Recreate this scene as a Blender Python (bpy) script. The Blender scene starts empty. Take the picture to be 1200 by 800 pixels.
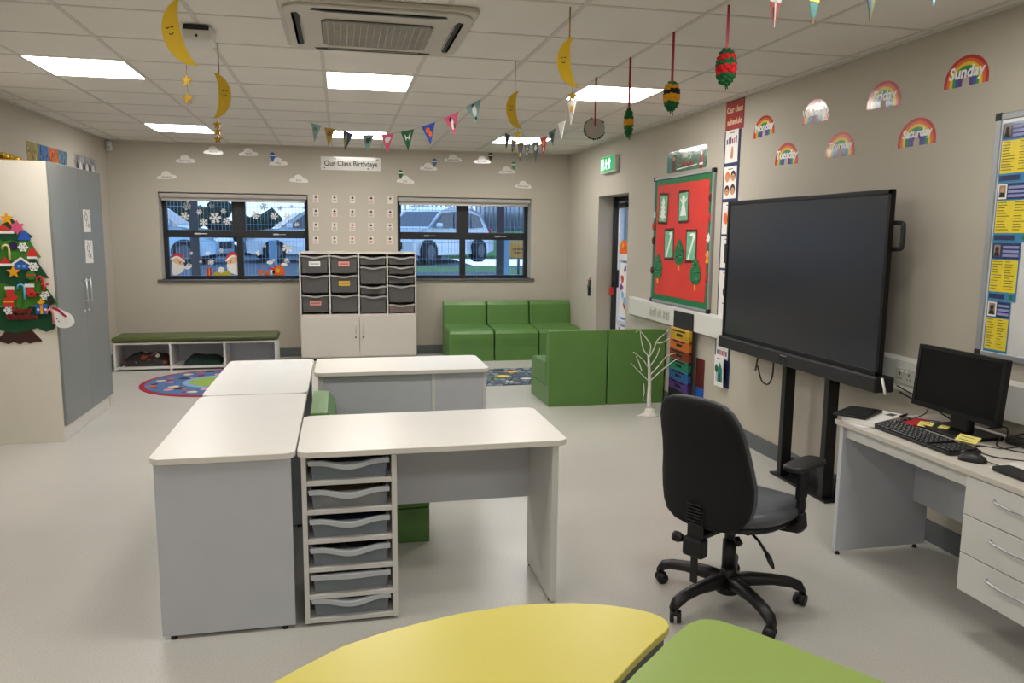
import bpy, bmesh, math, random
from mathutils import Matrix, Vector, noise
random.seed(7)
PI = math.pi
scene = bpy.context.scene
COL = scene.collection

# ------------------------------------------------------------------ materials
def lin(c):
    c /= 255.0
    return c / 12.92 if c <= 0.04045 else ((c + 0.055) / 1.055) ** 2.4

def rgb(h):
    h = h.lstrip('#')
    return (lin(int(h[0:2], 16)), lin(int(h[2:4], 16)), lin(int(h[4:6], 16)), 1)

MATS = {}
def mat(name, col, rough=0.5, metal=0.0, var=0.06, scale=8.0, bump=0.0, bscale=60.0, coat=0.0, emit=0.0, alpha=1.0, col2=None, spec=0.5, stretch=None):
    if name in MATS:
        return MATS[name]
    m = bpy.data.materials.new(name); m.use_nodes = True
    nt = m.node_tree; N = nt.nodes; L = nt.links
    b = N['Principled BSDF']
    tc = N.new('ShaderNodeTexCoord'); src = tc.outputs['Object']
    if stretch:
        mp = N.new('ShaderNodeMapping'); mp.inputs['Scale'].default_value = stretch
        L.new(src, mp.inputs['Vector']); src = mp.outputs['Vector']
    nz = N.new('ShaderNodeTexNoise'); nz.inputs['Scale'].default_value = scale; nz.inputs['Detail'].default_value = 4
    L.new(src, nz.inputs['Vector'])
    c = rgb(col)
    rp = N.new('ShaderNodeValToRGB')
    rp.color_ramp.elements[0].position = 0.3; rp.color_ramp.elements[1].position = 0.7
    if col2:
        rp.color_ramp.elements[0].color = c; rp.color_ramp.elements[1].color = rgb(col2)
    else:
        rp.color_ramp.elements[0].color = tuple(x * (1 - var) for x in c[:3]) + (1,)
        rp.color_ramp.elements[1].color = tuple(min(1, x * (1 + var)) for x in c[:3]) + (1,)
    L.new(nz.outputs['Fac'], rp.inputs['Fac']); L.new(rp.outputs['Color'], b.inputs['Base Color'])
    b.inputs['Roughness'].default_value = rough; b.inputs['Metallic'].default_value = metal
    b.inputs['Coat Weight'].default_value = coat; b.inputs['Coat Roughness'].default_value = 0.08
    b.inputs['Specular IOR Level'].default_value = spec
    if bump:
        n2 = N.new('ShaderNodeTexNoise'); n2.inputs['Scale'].default_value = bscale; n2.inputs['Detail'].default_value = 3
        L.new(src, n2.inputs['Vector'])
        bp = N.new('ShaderNodeBump'); bp.inputs['Strength'].default_value = bump; bp.inputs['Distance'].default_value = 0.01
        L.new(n2.outputs['Fac'], bp.inputs['Height']); L.new(bp.outputs['Normal'], b.inputs['Normal'])
    if emit:
        b.inputs['Emission Color'].default_value = c; b.inputs['Emission Strength'].default_value = emit
    if alpha < 1:
        b.inputs['Alpha'].default_value = alpha
    MATS[name] = m
    return m

def glass_mat(name, tint='#f4f8fb', refl=0.08):
    if name in MATS: return MATS[name]
    m = bpy.data.materials.new(name); m.use_nodes = True
    nt = m.node_tree; N = nt.nodes; L = nt.links
    N.remove(N['Principled BSDF'])
    t = N.new('ShaderNodeBsdfTransparent'); t.inputs['Color'].default_value = rgb(tint)
    g = N.new('ShaderNodeBsdfGlossy'); g.inputs['Roughness'].default_value = 0.02
    fr = N.new('ShaderNodeLayerWeight'); fr.inputs['Blend'].default_value = 0.15
    mu = N.new('ShaderNodeMath'); mu.operation = 'MULTIPLY_ADD'; mu.inputs[1].default_value = 0.3; mu.inputs[2].default_value = refl * 0.3
    L.new(fr.outputs['Fresnel'], mu.inputs[0])
    mx = N.new('ShaderNodeMixShader'); L.new(mu.outputs[0], mx.inputs['Fac']); L.new(t.outputs[0], mx.inputs[1]); L.new(g.outputs[0], mx.inputs[2])
    L.new(mx.outputs[0], N['Material Output'].inputs['Surface'])
    MATS[name] = m
    return m

def speckle_mat(name, stops, scale, rough=0.6, bump=0.0):
    """voronoi cells coloured at random from the stops"""
    if name in MATS: return MATS[name]
    m = bpy.data.materials.new(name); m.use_nodes = True
    nt = m.node_tree; N = nt.nodes; L = nt.links; b = N['Principled BSDF']
    tc = N.new('ShaderNodeTexCoord'); v = N.new('ShaderNodeTexVoronoi'); v.inputs['Scale'].default_value = scale
    L.new(tc.outputs['Object'], v.inputs['Vector'])
    sp = N.new('ShaderNodeSeparateColor'); L.new(v.outputs['Color'], sp.inputs[0])
    rp = N.new('ShaderNodeValToRGB'); rp.color_ramp.interpolation = 'CONSTANT'
    els = rp.color_ramp.elements
    els[0].position = 0; els[0].color = rgb(stops[0][1])
    els[1].position = stops[1][0]; els[1].color = rgb(stops[1][1])
    for p, c in stops[2:]:
        e = els.new(p); e.color = rgb(c)
    L.new(sp.outputs[0], rp.inputs['Fac']); L.new(rp.outputs['Color'], b.inputs['Base Color'])
    b.inputs['Roughness'].default_value = rough
    MATS[name] = m
    return m

def floor_mat():
    m = bpy.data.materials.new('vinyl_floor'); m.use_nodes = True
    nt = m.node_tree; N = nt.nodes; L = nt.links; b = N['Principled BSDF']
    tc = N.new('ShaderNodeTexCoord')
    n1 = N.new('ShaderNodeTexNoise'); n1.inputs['Scale'].default_value = 1.2; n1.inputs['Detail'].default_value = 3
    n2 = N.new('ShaderNodeTexNoise'); n2.inputs['Scale'].default_value = 160; n2.inputs['Detail'].default_value = 2
    L.new(tc.outputs['Object'], n1.inputs['Vector']); L.new(tc.outputs['Object'], n2.inputs['Vector'])
    r1 = N.new('ShaderNodeValToRGB'); r1.color_ramp.elements[0].color = rgb('#bdbab3'); r1.color_ramp.elements[1].color = rgb('#c8c5be')
    r2 = N.new('ShaderNodeValToRGB'); r2.color_ramp.elements[0].color = (0.80, 0.80, 0.79, 1); r2.color_ramp.elements[1].color = (1, 1, 1, 1)
    r2.color_ramp.elements[0].position = 0.36; r2.color_ramp.elements[1].position = 0.56
    L.new(n1.outputs['Fac'], r1.inputs['Fac']); L.new(n2.outputs['Fac'], r2.inputs['Fac'])
    mx = N.new('ShaderNodeMix'); mx.data_type = 'RGBA'; mx.blend_type = 'MULTIPLY'; mx.inputs[0].default_value = 0.7
    L.new(r1.outputs['Color'], mx.inputs[6]); L.new(r2.outputs['Color'], mx.inputs[7])
    L.new(mx.outputs[2], b.inputs['Base Color'])
    b.inputs['Roughness'].default_value = 0.27; b.inputs['Specular IOR Level'].default_value = 0.45
    bp = N.new('ShaderNodeBump'); bp.inputs['Strength'].default_value = 0.05; bp.inputs['Distance'].default_value = 0.002
    L.new(n2.outputs['Fac'], bp.inputs['Height']); L.new(bp.outputs['Normal'], b.inputs['Normal'])
    MATS['vinyl_floor'] = m
    return m

white_lam = mat('white_laminate', '#d9d7d3', 0.38, var=0.015)
top_lam = mat('white_table_top', '#e4e0d8', 0.33, var=0.012)
grey_lam = mat('pale_grey_laminate', '#c5c8cf', 0.42, var=0.02)
edge_lam = mat('grey_edge_band', '#b6b3ac', 0.45, var=0.02)
cream = mat('cream_laminate', '#ded8cb', 0.4, var=0.015)
cab_body = mat('cabinet_laminate', '#c9c3ba', 0.42, var=0.015)
grey_door = mat('slate_grey_door', '#7d817f', 0.42, var=0.03, scale=3)
wallm = mat('wall_paint', '#b5aea0', 0.75, var=0.02, scale=2, bump=0.04, bscale=250)
ceilm = mat('ceiling_tile', '#e0dcd5', 0.9, var=0.02, scale=3, bump=0.05, bscale=220)
gridm = mat('ceiling_grid', '#c9c5bd', 0.6, var=0.02)
skirt = mat('grey_skirting', '#5b5f60', 0.5, var=0.04)
green = mat('green_vinyl', '#587f40', 0.38, var=0.05, scale=5, bump=0.06, bscale=180, spec=0.4)
green_bench = mat('olive_green_vinyl', '#4a5426', 0.45, var=0.06, bump=0.06, bscale=180)
black = mat('black_plastic', '#141415', 0.45, var=0.1)
blackm = mat('black_metal', '#101011', 0.4, var=0.1, spec=0.4)
screenm = mat('dark_screen', '#22262d', 0.24, var=0.03, scale=1.5, spec=0.6)  # base colour lifted to include the grey haze of room reflections
bezel = mat('black_bezel', '#0b0b0c', 0.4, var=0.05, spec=.3)
fabric = mat('black_fabric', '#0e0e10', 0.85, var=0.15, scale=40, bump=0.2, bscale=500)
greyvin = mat('grey_vinyl', '#55585f', 0.42, var=0.05)
chrome = mat('brushed_steel', '#c4c6c8', 0.38, metal=1.0, var=0.03)
alu = mat('aluminium', '#a9adb0', 0.4, metal=0.6, var=0.03)
frame_dark = mat('anthracite_frame', '#1d2024', 0.4, var=0.05)
sillm = mat('grey_window_board', '#55565a', 0.4, var=0.04)
whitep = mat('white_plastic', '#d6d5cf', 0.35, var=0.01)
paper = mat('white_paper', '#e6e4df', 0.5, var=0.02)
lampaper = mat('laminated_paper', '#eae7e1', 0.16, var=0.04, scale=14, bump=0.25, bscale=14, coat=0.5)
blind = mat('blind_fabric', '#a5a19a', 0.7, var=0.03)
moon = mat('yellow_card', '#d3ac08', 0.5, var=0.05)
gold = mat('gold_glitter', '#a8842a', 0.35, metal=0.7, var=0.3, scale=90)
ink = mat('dark_ink', '#1a1a1c', 0.6)
inkg = mat('grey_ink', '#55504b', 0.6)
red = mat('red_card', '#c92a26', 0.6, var=0.05)
redp = mat('red_backing_paper', '#d23327', 0.6, var=0.06, scale=3, bump=0.25, bscale=5)
ribbon = mat('red_ribbon', '#9e1626', 0.5)
greenb = mat('green_border', '#0e6d3d', 0.6, var=0.06)
lightgreen = mat('light_green_print', '#6fb58c', 0.6, var=0.25, scale=60)
white = mat('white_print', '#ecebe6', 0.4, var=0.02)
darkred = mat('dark_red_print', '#5a1a18', 0.6, var=0.2, scale=80)
orange = mat('orange_print', '#e0661d', 0.5)
orangey = mat('amber_print', '#eaa21a', 0.5)
yellow = mat('yellow_print', '#e8d21e', 0.5, var=0.05)
blue = mat('blue_print', '#2458b4', 0.5)
lblue = mat('light_blue_print', '#6ab4dd', 0.5)
navy = mat('navy_print', '#1b2a55', 0.5)
purple = mat('purple_print', '#5a2f8f', 0.5)
pink = mat('pink_print', '#d7567f', 0.5)
teal = mat('grey_teal_print', '#7ea29c', 0.5)
brown = mat('brown_felt', '#3d2317', 0.9)
skin1 = mat('tan_print', '#c98d63', 0.6)
dgreen = mat('dark_green_felt', '#124a2a', 0.9, var=0.1, bump=0.2, bscale=300)
mgreen = mat('mid_green_felt', '#3c7a24', 0.9, var=0.1, bump=0.2, bscale=300)
wfelt = mat('white_felt', '#e4e4e2', 0.9)
trayd = mat('smoky_grey_plastic', '#5d5b59', 0.3, var=0.08, alpha=0.9)
trayl = mat('grey_tray_lip', '#a3a19d', 0.3, var=0.04)
trayw = mat('frosted_tray_plastic', '#b4bfca', 0.2, var=0.04, alpha=0.42)
trayr = mat('clear_tray_rim', '#ced3d7', 0.2, var=0.04, alpha=0.8)
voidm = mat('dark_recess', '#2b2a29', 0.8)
lightm = mat('light_diffuser', '#fffbf6', 0.5, emit=21.0, var=0.0)
exitg = mat('exit_green', '#129a5b', 0.4, emit=0.6)
exitw = mat('exit_white', '#eafff0', 0.4, emit=0.9)
yel_top = mat('yellow_table_top', '#dacd5a', 0.36, var=0.01)
grn_top = mat('green_table_top', '#97b156', 0.36, var=0.01)
ply = mat('plywood_edge', '#b07f4a', 0.55, var=0.2, scale=30, stretch=(1, 1, 25))
sticky = mat('yellow_sticky_note', '#e2d873', 0.7)
glassm = glass_mat('window_glass', '#eef4fb')
carw = mat('white_car_paint', '#d5dde4', 0.2, var=0.02, coat=1.0)
carg = mat('car_glass', '#2a3442', 0.05, var=0.05, spec=0.9)
rubber = mat('tyre_rubber', '#17181a', 0.7)
hedgem = mat('dark_hedge', '#22301f', 0.9, var=0.5, scale=6, bump=0.6, bscale=12)
grassm = mat('grass_ground', '#5a7d42', 0.9, var=0.3, scale=5, bump=0.5, bscale=40)
tarmac = mat('blue_grey_tarmac', '#4b545f', 0.85, var=0.08)
fencem = mat('pale_blue_fence', '#93bfe0', 0.5)
greypost = mat('dark_grey_post', '#4c5157', 0.5)
twig = mat('white_twig', '#d8d3cb', 0.6, var=0.12, scale=30, bump=0.2)

# ------------------------------------------------------------------ mesh builder
W = {}                       # world matrix of every object we make
class MB:
    def __init__(self):
        self.bm = bmesh.new(); self.mats = []
    def mi(self, m):
        if m not in self.mats: self.mats.append(m)
        return self.mats.index(m)
    def _take(self, before, m, smooth=False):
        i = self.mi(m)
        for f in self.bm.faces:
            if f not in before:
                f.material_index = i; f.smooth = smooth
    def box(self, x0, x1, y0, y1, z0, z1, m, bev=0.0, seg=2, M=None):
        bm = self.bm; old = set(bm.faces)
        vs = [bm.verts.new((x, y, z)) for x in (x0, x1) for y in (y0, y1) for z in (z0, z1)]
        q = [(0, 1, 3, 2), (4, 6, 7, 5), (0, 4, 5, 1), (2, 3, 7, 6), (0, 2, 6, 4), (1, 5, 7, 3)]
        fs = [bm.faces.new([vs[i] for i in f]) for f in q]
        bmesh.ops.recalc_face_normals(bm, faces=fs)
        if bev:
            es = list({e for f in fs for e in f.edges})
            bmesh.ops.bevel(bm, geom=es, offset=bev, segments=seg, profile=0.5, affect='EDGES', clamp_overlap=True)
        new = [f for f in bm.faces if f not in old]
        if M is not None:
            for v in {v for f in new for v in f.verts}: v.co = M @ v.co
        self._take(old, m)
        return self
    def prism(self, pts, z0, z1, m, M=None, side=None, bev=0.0, seg=2):
        """polygon in XY from z0 to z1, then M"""
        bm = self.bm; old = set(bm.faces)
        n = len(pts)
        a = [bm.verts.new((p[0], p[1], z0)) for p in pts]; b = [bm.verts.new((p[0], p[1], z1)) for p in pts]
        bot = bm.faces.new(a[::-1]); top = bm.faces.new(b)
        sides = [bm.faces.new((a[i], a[(i + 1) % n], b[(i + 1) % n], b[i])) for i in range(n)]
        bmesh.ops.recalc_face_normals(bm, faces=[bot, top] + sides)
        sidx = [f for f in sides]
        if bev:
            es = list({e for f in (bot, top) for e in f.edges})
            bmesh.ops.bevel(bm, geom=es, offset=bev, segments=seg, profile=0.5, affect='EDGES', clamp_overlap=True)
        new = [f for f in bm.faces if f not in old]
        if M is not None:
            for v in {v for f in new for v in f.verts}: v.co = M @ v.co
        self._take(old, m)
        if side is not None:
            k = self.mi(side)
            for f in sidx:
                if f.is_valid: f.material_index = k
        return self
    def tube(self, path, r, m, n=8, cap=True, smooth=True):
        bm = self.bm; old = set(bm.faces)
        P = [Vector(p) for p in path]; rs = r if isinstance(r, (list, tuple)) else [r] * len(P)
        rings = []; up = None
        for i, p in enumerate(P):
            t = (P[min(i + 1, len(P) - 1)] - P[max(i - 1, 0)])
            t = t.normalized() if t.length > 1e-9 else Vector((0, 0, 1))
            if up is None:
                up = t.orthogonal().normalized()
            up = (up - t * up.dot(t))
            up = up.normalized() if up.length > 1e-6 else t.orthogonal().normalized()
            s = t.cross(up)
            rings.append([bm.verts.new(p + (up * math.cos(2 * PI * k / n) + s * math.sin(2 * PI * k / n)) * rs[i]) for k in range(n)])
        for a, b in zip(rings, rings[1:]):
            for k in range(n):
                bm.faces.new((a[k], a[(k + 1) % n], b[(k + 1) % n], b[k]))
        if cap:
            bm.faces.new(rings[0][::-1]); bm.faces.new(rings[-1])
        self._take(old, m, smooth)
        return self
    def loft(self, rings, m, smooth=True, cap=True):
        bm = self.bm; old = set(bm.faces)
        R = [[bm.verts.new(p) for p in ring] for ring in rings]; n = len(R[0])
        for a, b in zip(R, R[1:]):
            for k in range(n):
                bm.faces.new((a[k], a[(k + 1) % n], b[(k + 1) % n], b[k]))
        if cap:
            bm.faces.new(R[0][::-1]); bm.faces.new(R[-1])
        bmesh.ops.recalc_face_normals(bm, faces=[f for f in bm.faces if f not in old])
        self._take(old, m, smooth)
        return self
    def lathe(self, prof, m, c=(0, 0, 0), n=20, smooth=True, M=None):
        rings = []
        for r, z in prof:
            rings.append([Vector((max(r, 1e-4) * math.cos(2 * PI * k / n), max(r, 1e-4) * math.sin(2 * PI * k / n), z)) for k in range(n)])
        M = M or Matrix.Translation(c)
        return self.loft([[M @ p for p in r] for r in rings], m, smooth)
    def cyl(self, p0, p1, r, m, n=16):
        return self.tube([p0, p1], r, m, n)
    def ball(self, c, r, m, sub=2, sc=(1, 1, 1)):
        old = set(self.bm.faces)
        bmesh.ops.create_icosphere(self.bm, subdivisions=sub, radius=r, matrix=Matrix.Translation(c) @ Matrix.Diagonal((*sc, 1)))
        self._take(old, m, True)
        return self
    def text(self, s, size, x, y, z, m, M=None, bold=0.0, align='CENTER', shear=0.0, ext=0.0006, sx=1.0):
        cu = bpy.data.curves.new('lettering', 'FONT'); cu.body = s; cu.size = size; cu.align_x = align; cu.align_y = 'CENTER'
        cu.offset = bold; cu.extrude = ext; cu.shear = shear; cu.resolution_u = 3
        o = bpy.data.objects.new('lettering', cu); COL.objects.link(o)
        dg = bpy.context.evaluated_depsgraph_get()
        me = bpy.data.meshes.new_from_object(o.evaluated_get(dg))
        T = Matrix.Translation((x, y, z)) @ Matrix.Diagonal((sx, 1, 1, 1))
        if M is not None: T = M @ T
        me.transform(T)
        old = set(self.bm.faces)
        self.bm.from_mesh(me)
        self._take(old, m)
        bpy.data.objects.remove(o); bpy.data.meshes.remove(me); bpy.data.curves.remove(cu)
        return self
    def build(self, name, parent=None, Wm=None, world=False):
        """local geometry; Wm is the world matrix for a top-level mesh; world=True: geometry is in world coordinates"""
        me = bpy.data.meshes.new(name)
        if world and parent is not None:
            self.bm.transform(W[parent.name].inverted())
        elif world and Wm is not None:
            self.bm.transform(Wm.inverted())
        self.bm.to_mesh(me); self.bm.free()
        for m in self.mats: me.materials.append(m)
        o = bpy.data.objects.new(name, me); COL.objects.link(o)
        if parent is not None:
            o.parent = parent; W[o.name] = W[parent.name].copy()
        else:
            Wm = Wm or Matrix.Identity(4)
            o.matrix_world = Wm; W[o.name] = Wm.copy()
        return o

def tag(o, label, cat, group=None):
    o['label'] = label; o['category'] = cat
    if group: o['group'] = group
    return o

def thing(name, label, cat, loc=(0, 0, 0), rotz=0.0, group=None, M=None):
    o = bpy.data.objects.new(name, None); COL.objects.link(o)
    M = M or (Matrix.Translation(loc) @ Matrix.Rotation(rotz, 4, 'Z'))
    o.matrix_world = M; W[o.name] = M.copy(); o.empty_display_size = 0.1
    return tag(o, label, cat, group)

def struct(o):
    o['kind'] = 'structure'; return o

def copy_tree(o, label, M, group=None):
    c = o.copy(); COL.objects.link(c); c.matrix_world = M; W[c.name] = M.copy(); c['label'] = label
    if group: c['group'] = group
    for ch in [x for x in COL.objects if x.parent == o]:
        d = ch.copy(); COL.objects.link(d); d.parent = c; W[d.name] = M.copy()
        for g in [x for x in COL.objects if x.parent == ch]:
            e = g.copy(); COL.objects.link(e); e.parent = d; W[e.name] = M.copy()
    return c

def face_frame(o, right, up):
    r = Vector(right).normalized(); u = Vector(up).normalized(); n = r.cross(u)
    return Matrix(((r.x, u.x, n.x, o[0]), (r.y, u.y, n.y, o[1]), (r.z, u.z, n.z, o[2]), (0, 0, 0, 1)))

def rect(x0, x1, y0, y1): return [(x0, y0), (x1, y0), (x1, y1), (x0, y1)]
def circ(cx, cy, r, n=20, sy=1.0, a0=0.0): return [(cx + r * math.cos(a0 + 2 * PI * k / n), cy + r * sy * math.sin(a0 + 2 * PI * k / n)) for k in range(n)]
def star(cx, cy, r, k=5, inner=0.45, a0=PI / 2):
    return [(cx + (r if i % 2 == 0 else r * inner) * math.cos(a0 + PI * i / k), cy + (r if i % 2 == 0 else r * inner) * math.sin(a0 + PI * i / k)) for i in range(2 * k)]
def rrect(x0, x1, y0, y1, r, n=6):
    out = []
    for cx, cy, a in ((x1 - r, y1 - r, 0), (x0 + r, y1 - r, PI / 2), (x0 + r, y0 + r, PI), (x1 - r, y0 + r, 1.5 * PI)):
        out += [(cx + r * math.cos(a + PI / 2 * i / n), cy + r * math.sin(a + PI / 2 * i / n)) for i in range(n + 1)]
    return out
def smooth_path(pts, k=6):
    P = [Vector(p) for p in pts]; out = []
    for i in range(len(P) - 1):
        a, b, c, d = P[max(i - 1, 0)], P[i], P[i + 1], P[min(i + 2, len(P) - 1)]
        for j in range(k):
            t = j / k
            out.append(0.5 * ((2 * b) + (c - a) * t + (2 * a - 5 * b + 4 * c - d) * t * t + (3 * b - a - 3 * c + d) * t ** 3))
    return out + [P[-1]]
def smooth_closed(pts, k=5):
    n = len(pts); P = [Vector((p[0], p[1], 0)) for p in pts]; out = []
    for i in range(n):
        a, b, c, d = P[i - 1], P[i], P[(i + 1) % n], P[(i + 2) % n]
        for j in range(k):
            t = j / k
            v = 0.5 * ((2 * b) + (c - a) * t + (2 * a - 5 * b + 4 * c - d) * t * t + (3 * b - a - 3 * c + d) * t ** 3)
            out.append((v.x, v.y))
    return out

# ------------------------------------------------------------------ room
RW, YB, C, LW, YF = 3.14, 10.65, 2.755, -2.8, -2.2
GX, GY, DX, DY = -0.09, 5.70, 0.632, 0.645

struct(MB().box(LW - .3, RW + .8, YF - .1, YB + .3, -.1, 0, floor_mat()).build('floor'))
mb = MB().box(LW - .2, RW + .6, YF - .1, YB + .3, C, C + .1, ceilm)
for i in range(-5, 6):
    x = GX + DX * i
    if LW < x < RW: mb.box(x - .013, x + .013, YF, YB, C - .003, C, gridm)
for j in range(-13, 8):
    y = GY + DY * j
    if YF < y < YB: mb.box(LW, RW, y - .012, y + .012, C - .0025, C, gridm)
for a in ((LW, LW + .022, YF, YB), (RW - .022, RW, YF, YB), (LW, RW, YB - .022, YB)):
    mb.box(*a, C - .012, C, gridm)
struct(mb.build('ceiling'))
struct(MB().box(LW - .15, LW, YF, YB + .25, 0, C, wallm).build('wall_left'))
struct(MB().box(LW - .15, RW + .15, YF - .15, YF, 0, C, wallm).build('wall_front'))
# back wall with two window holes
W1, W2, WZ0, WZ1 = (-2.235, -.41), (.752, 2.602), 1.035, 2.135
BT = .34
mb = MB()
mb.box(LW, RW + .3, YB, YB + BT, 0, WZ0, wallm).box(LW, RW + .3, YB, YB + BT, WZ1, C, wallm)
mb.box(LW, W1[0], YB, YB + BT, WZ0, WZ1, wallm).box(W1[1], W2[0], YB, YB + BT, WZ0, WZ1, wallm).box(W2[1], RW + .3, YB, YB + BT, WZ0, WZ1, wallm)
struct(mb.build('wall_back'))
# right wall with a door opening
DY0, DY1, DZ = 8.29, 9.33, 2.12
RT = .42
mb = MB()
mb.box(RW, RW + RT, YF, DY0, 0, C, wallm).box(RW, RW + RT, DY1, YB, 0, C, wallm).box(RW, RW + RT, DY0, DY1, DZ, C, wallm)
struct(mb.build('wall_right'))
struct(MB().box(LW, RW, YB - .012, YB, 0, .12, skirt, .003).build('baseboard_back'))
struct(MB().box(RW - .012, RW, YF, DY0 - .02, 0, .12, skirt, .003).box(RW - .012, RW, DY1 + .02, YB - .012, 0, .12, skirt, .003).build('baseboard_right'))
struct(MB().box(LW, LW + .012, YF, YB - .012, 0, .12, skirt, .003).build('baseboard_left'))

# windows
def window(name, xr, mull):
    x0, x1 = xr; y = YB + .20; t = .07
    root = bpy.data.objects.new(name, None); COL.objects.link(root); M = Matrix.Translation(((x0 + x1) / 2, y, WZ0)); root.matrix_world = M; W[root.name] = M
    struct(root)
    mb = MB()
    zt = 1.565; zb = zt + .10
    mb.box(x0, x0 + .055, y, y + t, WZ0, WZ1, frame_dark, .006).box(x1 - .055, x1, y, y + t, WZ0, WZ1, frame_dark, .006)
    mb.box(x0 + .05, x1 - .05, y, y + t, WZ0, WZ0 + .035, frame_dark, .004).box(x0 + .05, x1 - .05, y, y + t, WZ1 - .06, WZ1, frame_dark, .004)
    mb.box(x0 + .05, x1 - .05, y - .012, y + t, zt, zb, frame_dark, .008)
    mb.box(mull - .04, mull + .04, y, y + t, WZ0 + .03, zt + .01, frame_dark, .006)
    mb.box(mull - .085, mull + .085, y - .012, y + t, zb - .01, WZ1 - .05, frame_dark, .008)
    mb.build('window_frame', root, world=True)
    for a, b, z0, z1 in ((x0 + .05, mull - .04, WZ0 + .03, zt), (mull + .04, x1 - .05, WZ0 + .03, zt), (x0 + .05, mull - .08, zb, WZ1 - .055), (mull + .08, x1 - .05, zb, WZ1 - .055)):
        MB().box(a, b, y + .03, y + .036, z0, z1, glassm).build('glass_pane', root, world=True)
    for cx in ((x0 + .05 + mull) / 2 - .06, (mull + x1 - .05) / 2 + .06):
        MB().box(cx - .05, cx + .02, y - .03, y - .012, zt + .035, zt + .06, chrome, .004).box(cx - .04, cx + .11, y - .04, y - .028, zt + .042, zt + .055, chrome, .004).build('window_handle', root, world=True)
    struct(MB().box(x0 - .05, x1 + .05, YB - .035, YB + .20, WZ0 - .03, WZ0, sillm, .006).build('trim_' + name[-1]))
window('window_1', W1, -1.30)
window('window_2', W2, 1.668)
for (x0, x1), side in ((W1, 'left'), (W2, 'right')):
    b = thing('roller_blind', 'grey roller blind rolled up atop the %s' % ('window with snowflake stickers' if side == 'left' else 'window facing the estate car and orange sign'), 'blind', ((x0 + x1) / 2, YB + .04, WZ1), group='rolled up window blinds')
    MB().box(x0 + .01, x1 - .01, YB + .015, YB + .085, WZ1 - .066, WZ1 - .012, blind, .012, 3).build('cassette', b, world=True)
    MB().box(x0 + .03, x1 - .03, YB + .045, YB + .05, WZ1 - .10, WZ1 - .055, blind).build('fabric', b, world=True)
    MB().tube([(x0 + .03, YB + .047, WZ1 - .10), (x1 - .03, YB + .047, WZ1 - .10)], .009, whitep).build('bottom_bar', b, world=True)

# door at the far end of the right wall
dr = bpy.data.objects.new('door_1', None); COL.objects.link(dr); dr.matrix_world = Matrix.Translation((RW + .25, DY1, 0)); W['door_1'] = dr.matrix_world.copy(); struct(dr)
upvc = mat('white_door_frame', '#d9dde0', 0.35, var=0.02)
DXI = RW + .25
MB().box(DXI - .06, DXI + .06, DY1 - .038, DY1, 0, DZ, frame_dark, .004).box(DXI, DXI + .06, DY0, DY0 + .05, 0, DZ, frame_dark, .004).box(DXI, DXI + .06, DY0, DY1, DZ - .05, DZ, frame_dark, .004).build('door_frame', dr, world=True)
mb = MB()
for a in ((DY1 - .105, DY1 - .04, .02, DZ - .06), (DY0 + .05, DY0 + .13, .02, DZ - .06)):
    mb.box(DXI, DXI + .05, a[0], a[1], a[2], a[3], upvc, .005)
for z0, z1 in ((.02, .12), (1.34, 1.42), (DZ - .14, DZ - .06), (.55, .60)):
    mb.box(DXI, DXI + .05, DY0 + .1, DY1 - .09, z0, z1, upvc, .005)
mb.build('door_leaf', dr, world=True)
for z0, z1 in ((.12, .55), (.60, 1.34), (1.42, DZ - .14)):
    MB().box(DXI + .022, DXI + .028, DY0 + .12, DY1 - .10, z0, z1, glassm).build('glass_pane', dr, world=True)
MB().box(DXI - .05, DXI - .002, DY1 - .40, DY1 - .12, DZ - .14, DZ - .08, black, .01).tube([(DXI - .03, DY1 - .35, DZ - .07), (DXI - .05, DY1 - .55, DZ - .065), (DXI - .02, DY1 - .75, DZ - .06)], .008, black).build('door_closer', dr, world=True)
MB().box(DXI - .05, DXI, DY1 - .115, DY1 - .085, 1.0, 1.22, black, .008).build('door_handle', dr, world=True)
# children's paintings taped to the door glass
FR_DOOR = lambda y, z: face_frame((DXI + .016, y, z), (0, -1, 0), (0, 0, 1))
for k, (z0, z1, cols, lab) in enumerate(((.62, 1.33, (pink, red, purple, lblue), 'tall pink and red finger painting on the middle pane of the door'), (.14, .54, (red, orange, pink), 'red and white painting on the lowest pane of the door'), (1.36, 1.40, (), ''))):
    if not cols: continue
    Mw = FR_DOOR((DY0 + DY1) / 2 + .06, (z0 + z1) / 2); h = (z1 - z0) / 2 - .02
    mb = MB().prism(rect(-.34, .34, -h, h), 0, .002, paper)
    for i in range(26):
        cx, cy = random.uniform(-.3, .3), random.uniform(-h + .05, h - .05)
        mb.prism(smooth_closed([(cx + random.uniform(.02, .06) * math.cos(t), cy + random.uniform(.02, .07) * math.sin(t)) for t in (0, 1.2, 2.5, 3.8, 5.0)], 3), .002, .003 + i * .0001, random.choice(cols))
    tag(mb.build('painting', Wm=Mw), lab, 'painting', 'paintings on the glass door')
Mw = FR_DOOR(DY0 + .82, 1.49)
mb = MB().prism(smooth_closed([(-.1, -.07), (.1, -.07), (.12, .03), (.05, .1), (-.06, .09), (-.12, .02)], 4), 0, .002, orange).prism(circ(-.03, .04, .03), .002, .003, orangey).prism(circ(.05, .0, .025), .002, .003, red)
tag(mb.build('paper_cutout', Wm=Mw), 'orange paper cutout stuck above the middle rail of the glass door', 'cutout')
# small red tag hanging from the door edge
t = thing('hanging_tag', 'small red tag on a dark cord hanging by the door frame', 'tag', (RW + .2, DY1 - .02, .98))
MB().tube([(RW + .2, DY1 - .03, 1.14), (RW + .2, DY1 - .03, 1.0)], .012, ink).build('cord', t, world=True)
MB().box(RW + .16, RW + .21, DY1 - .045, DY1 - .02, .90, 1.0, red, .008).build('tag_body', t, world=True)

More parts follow.
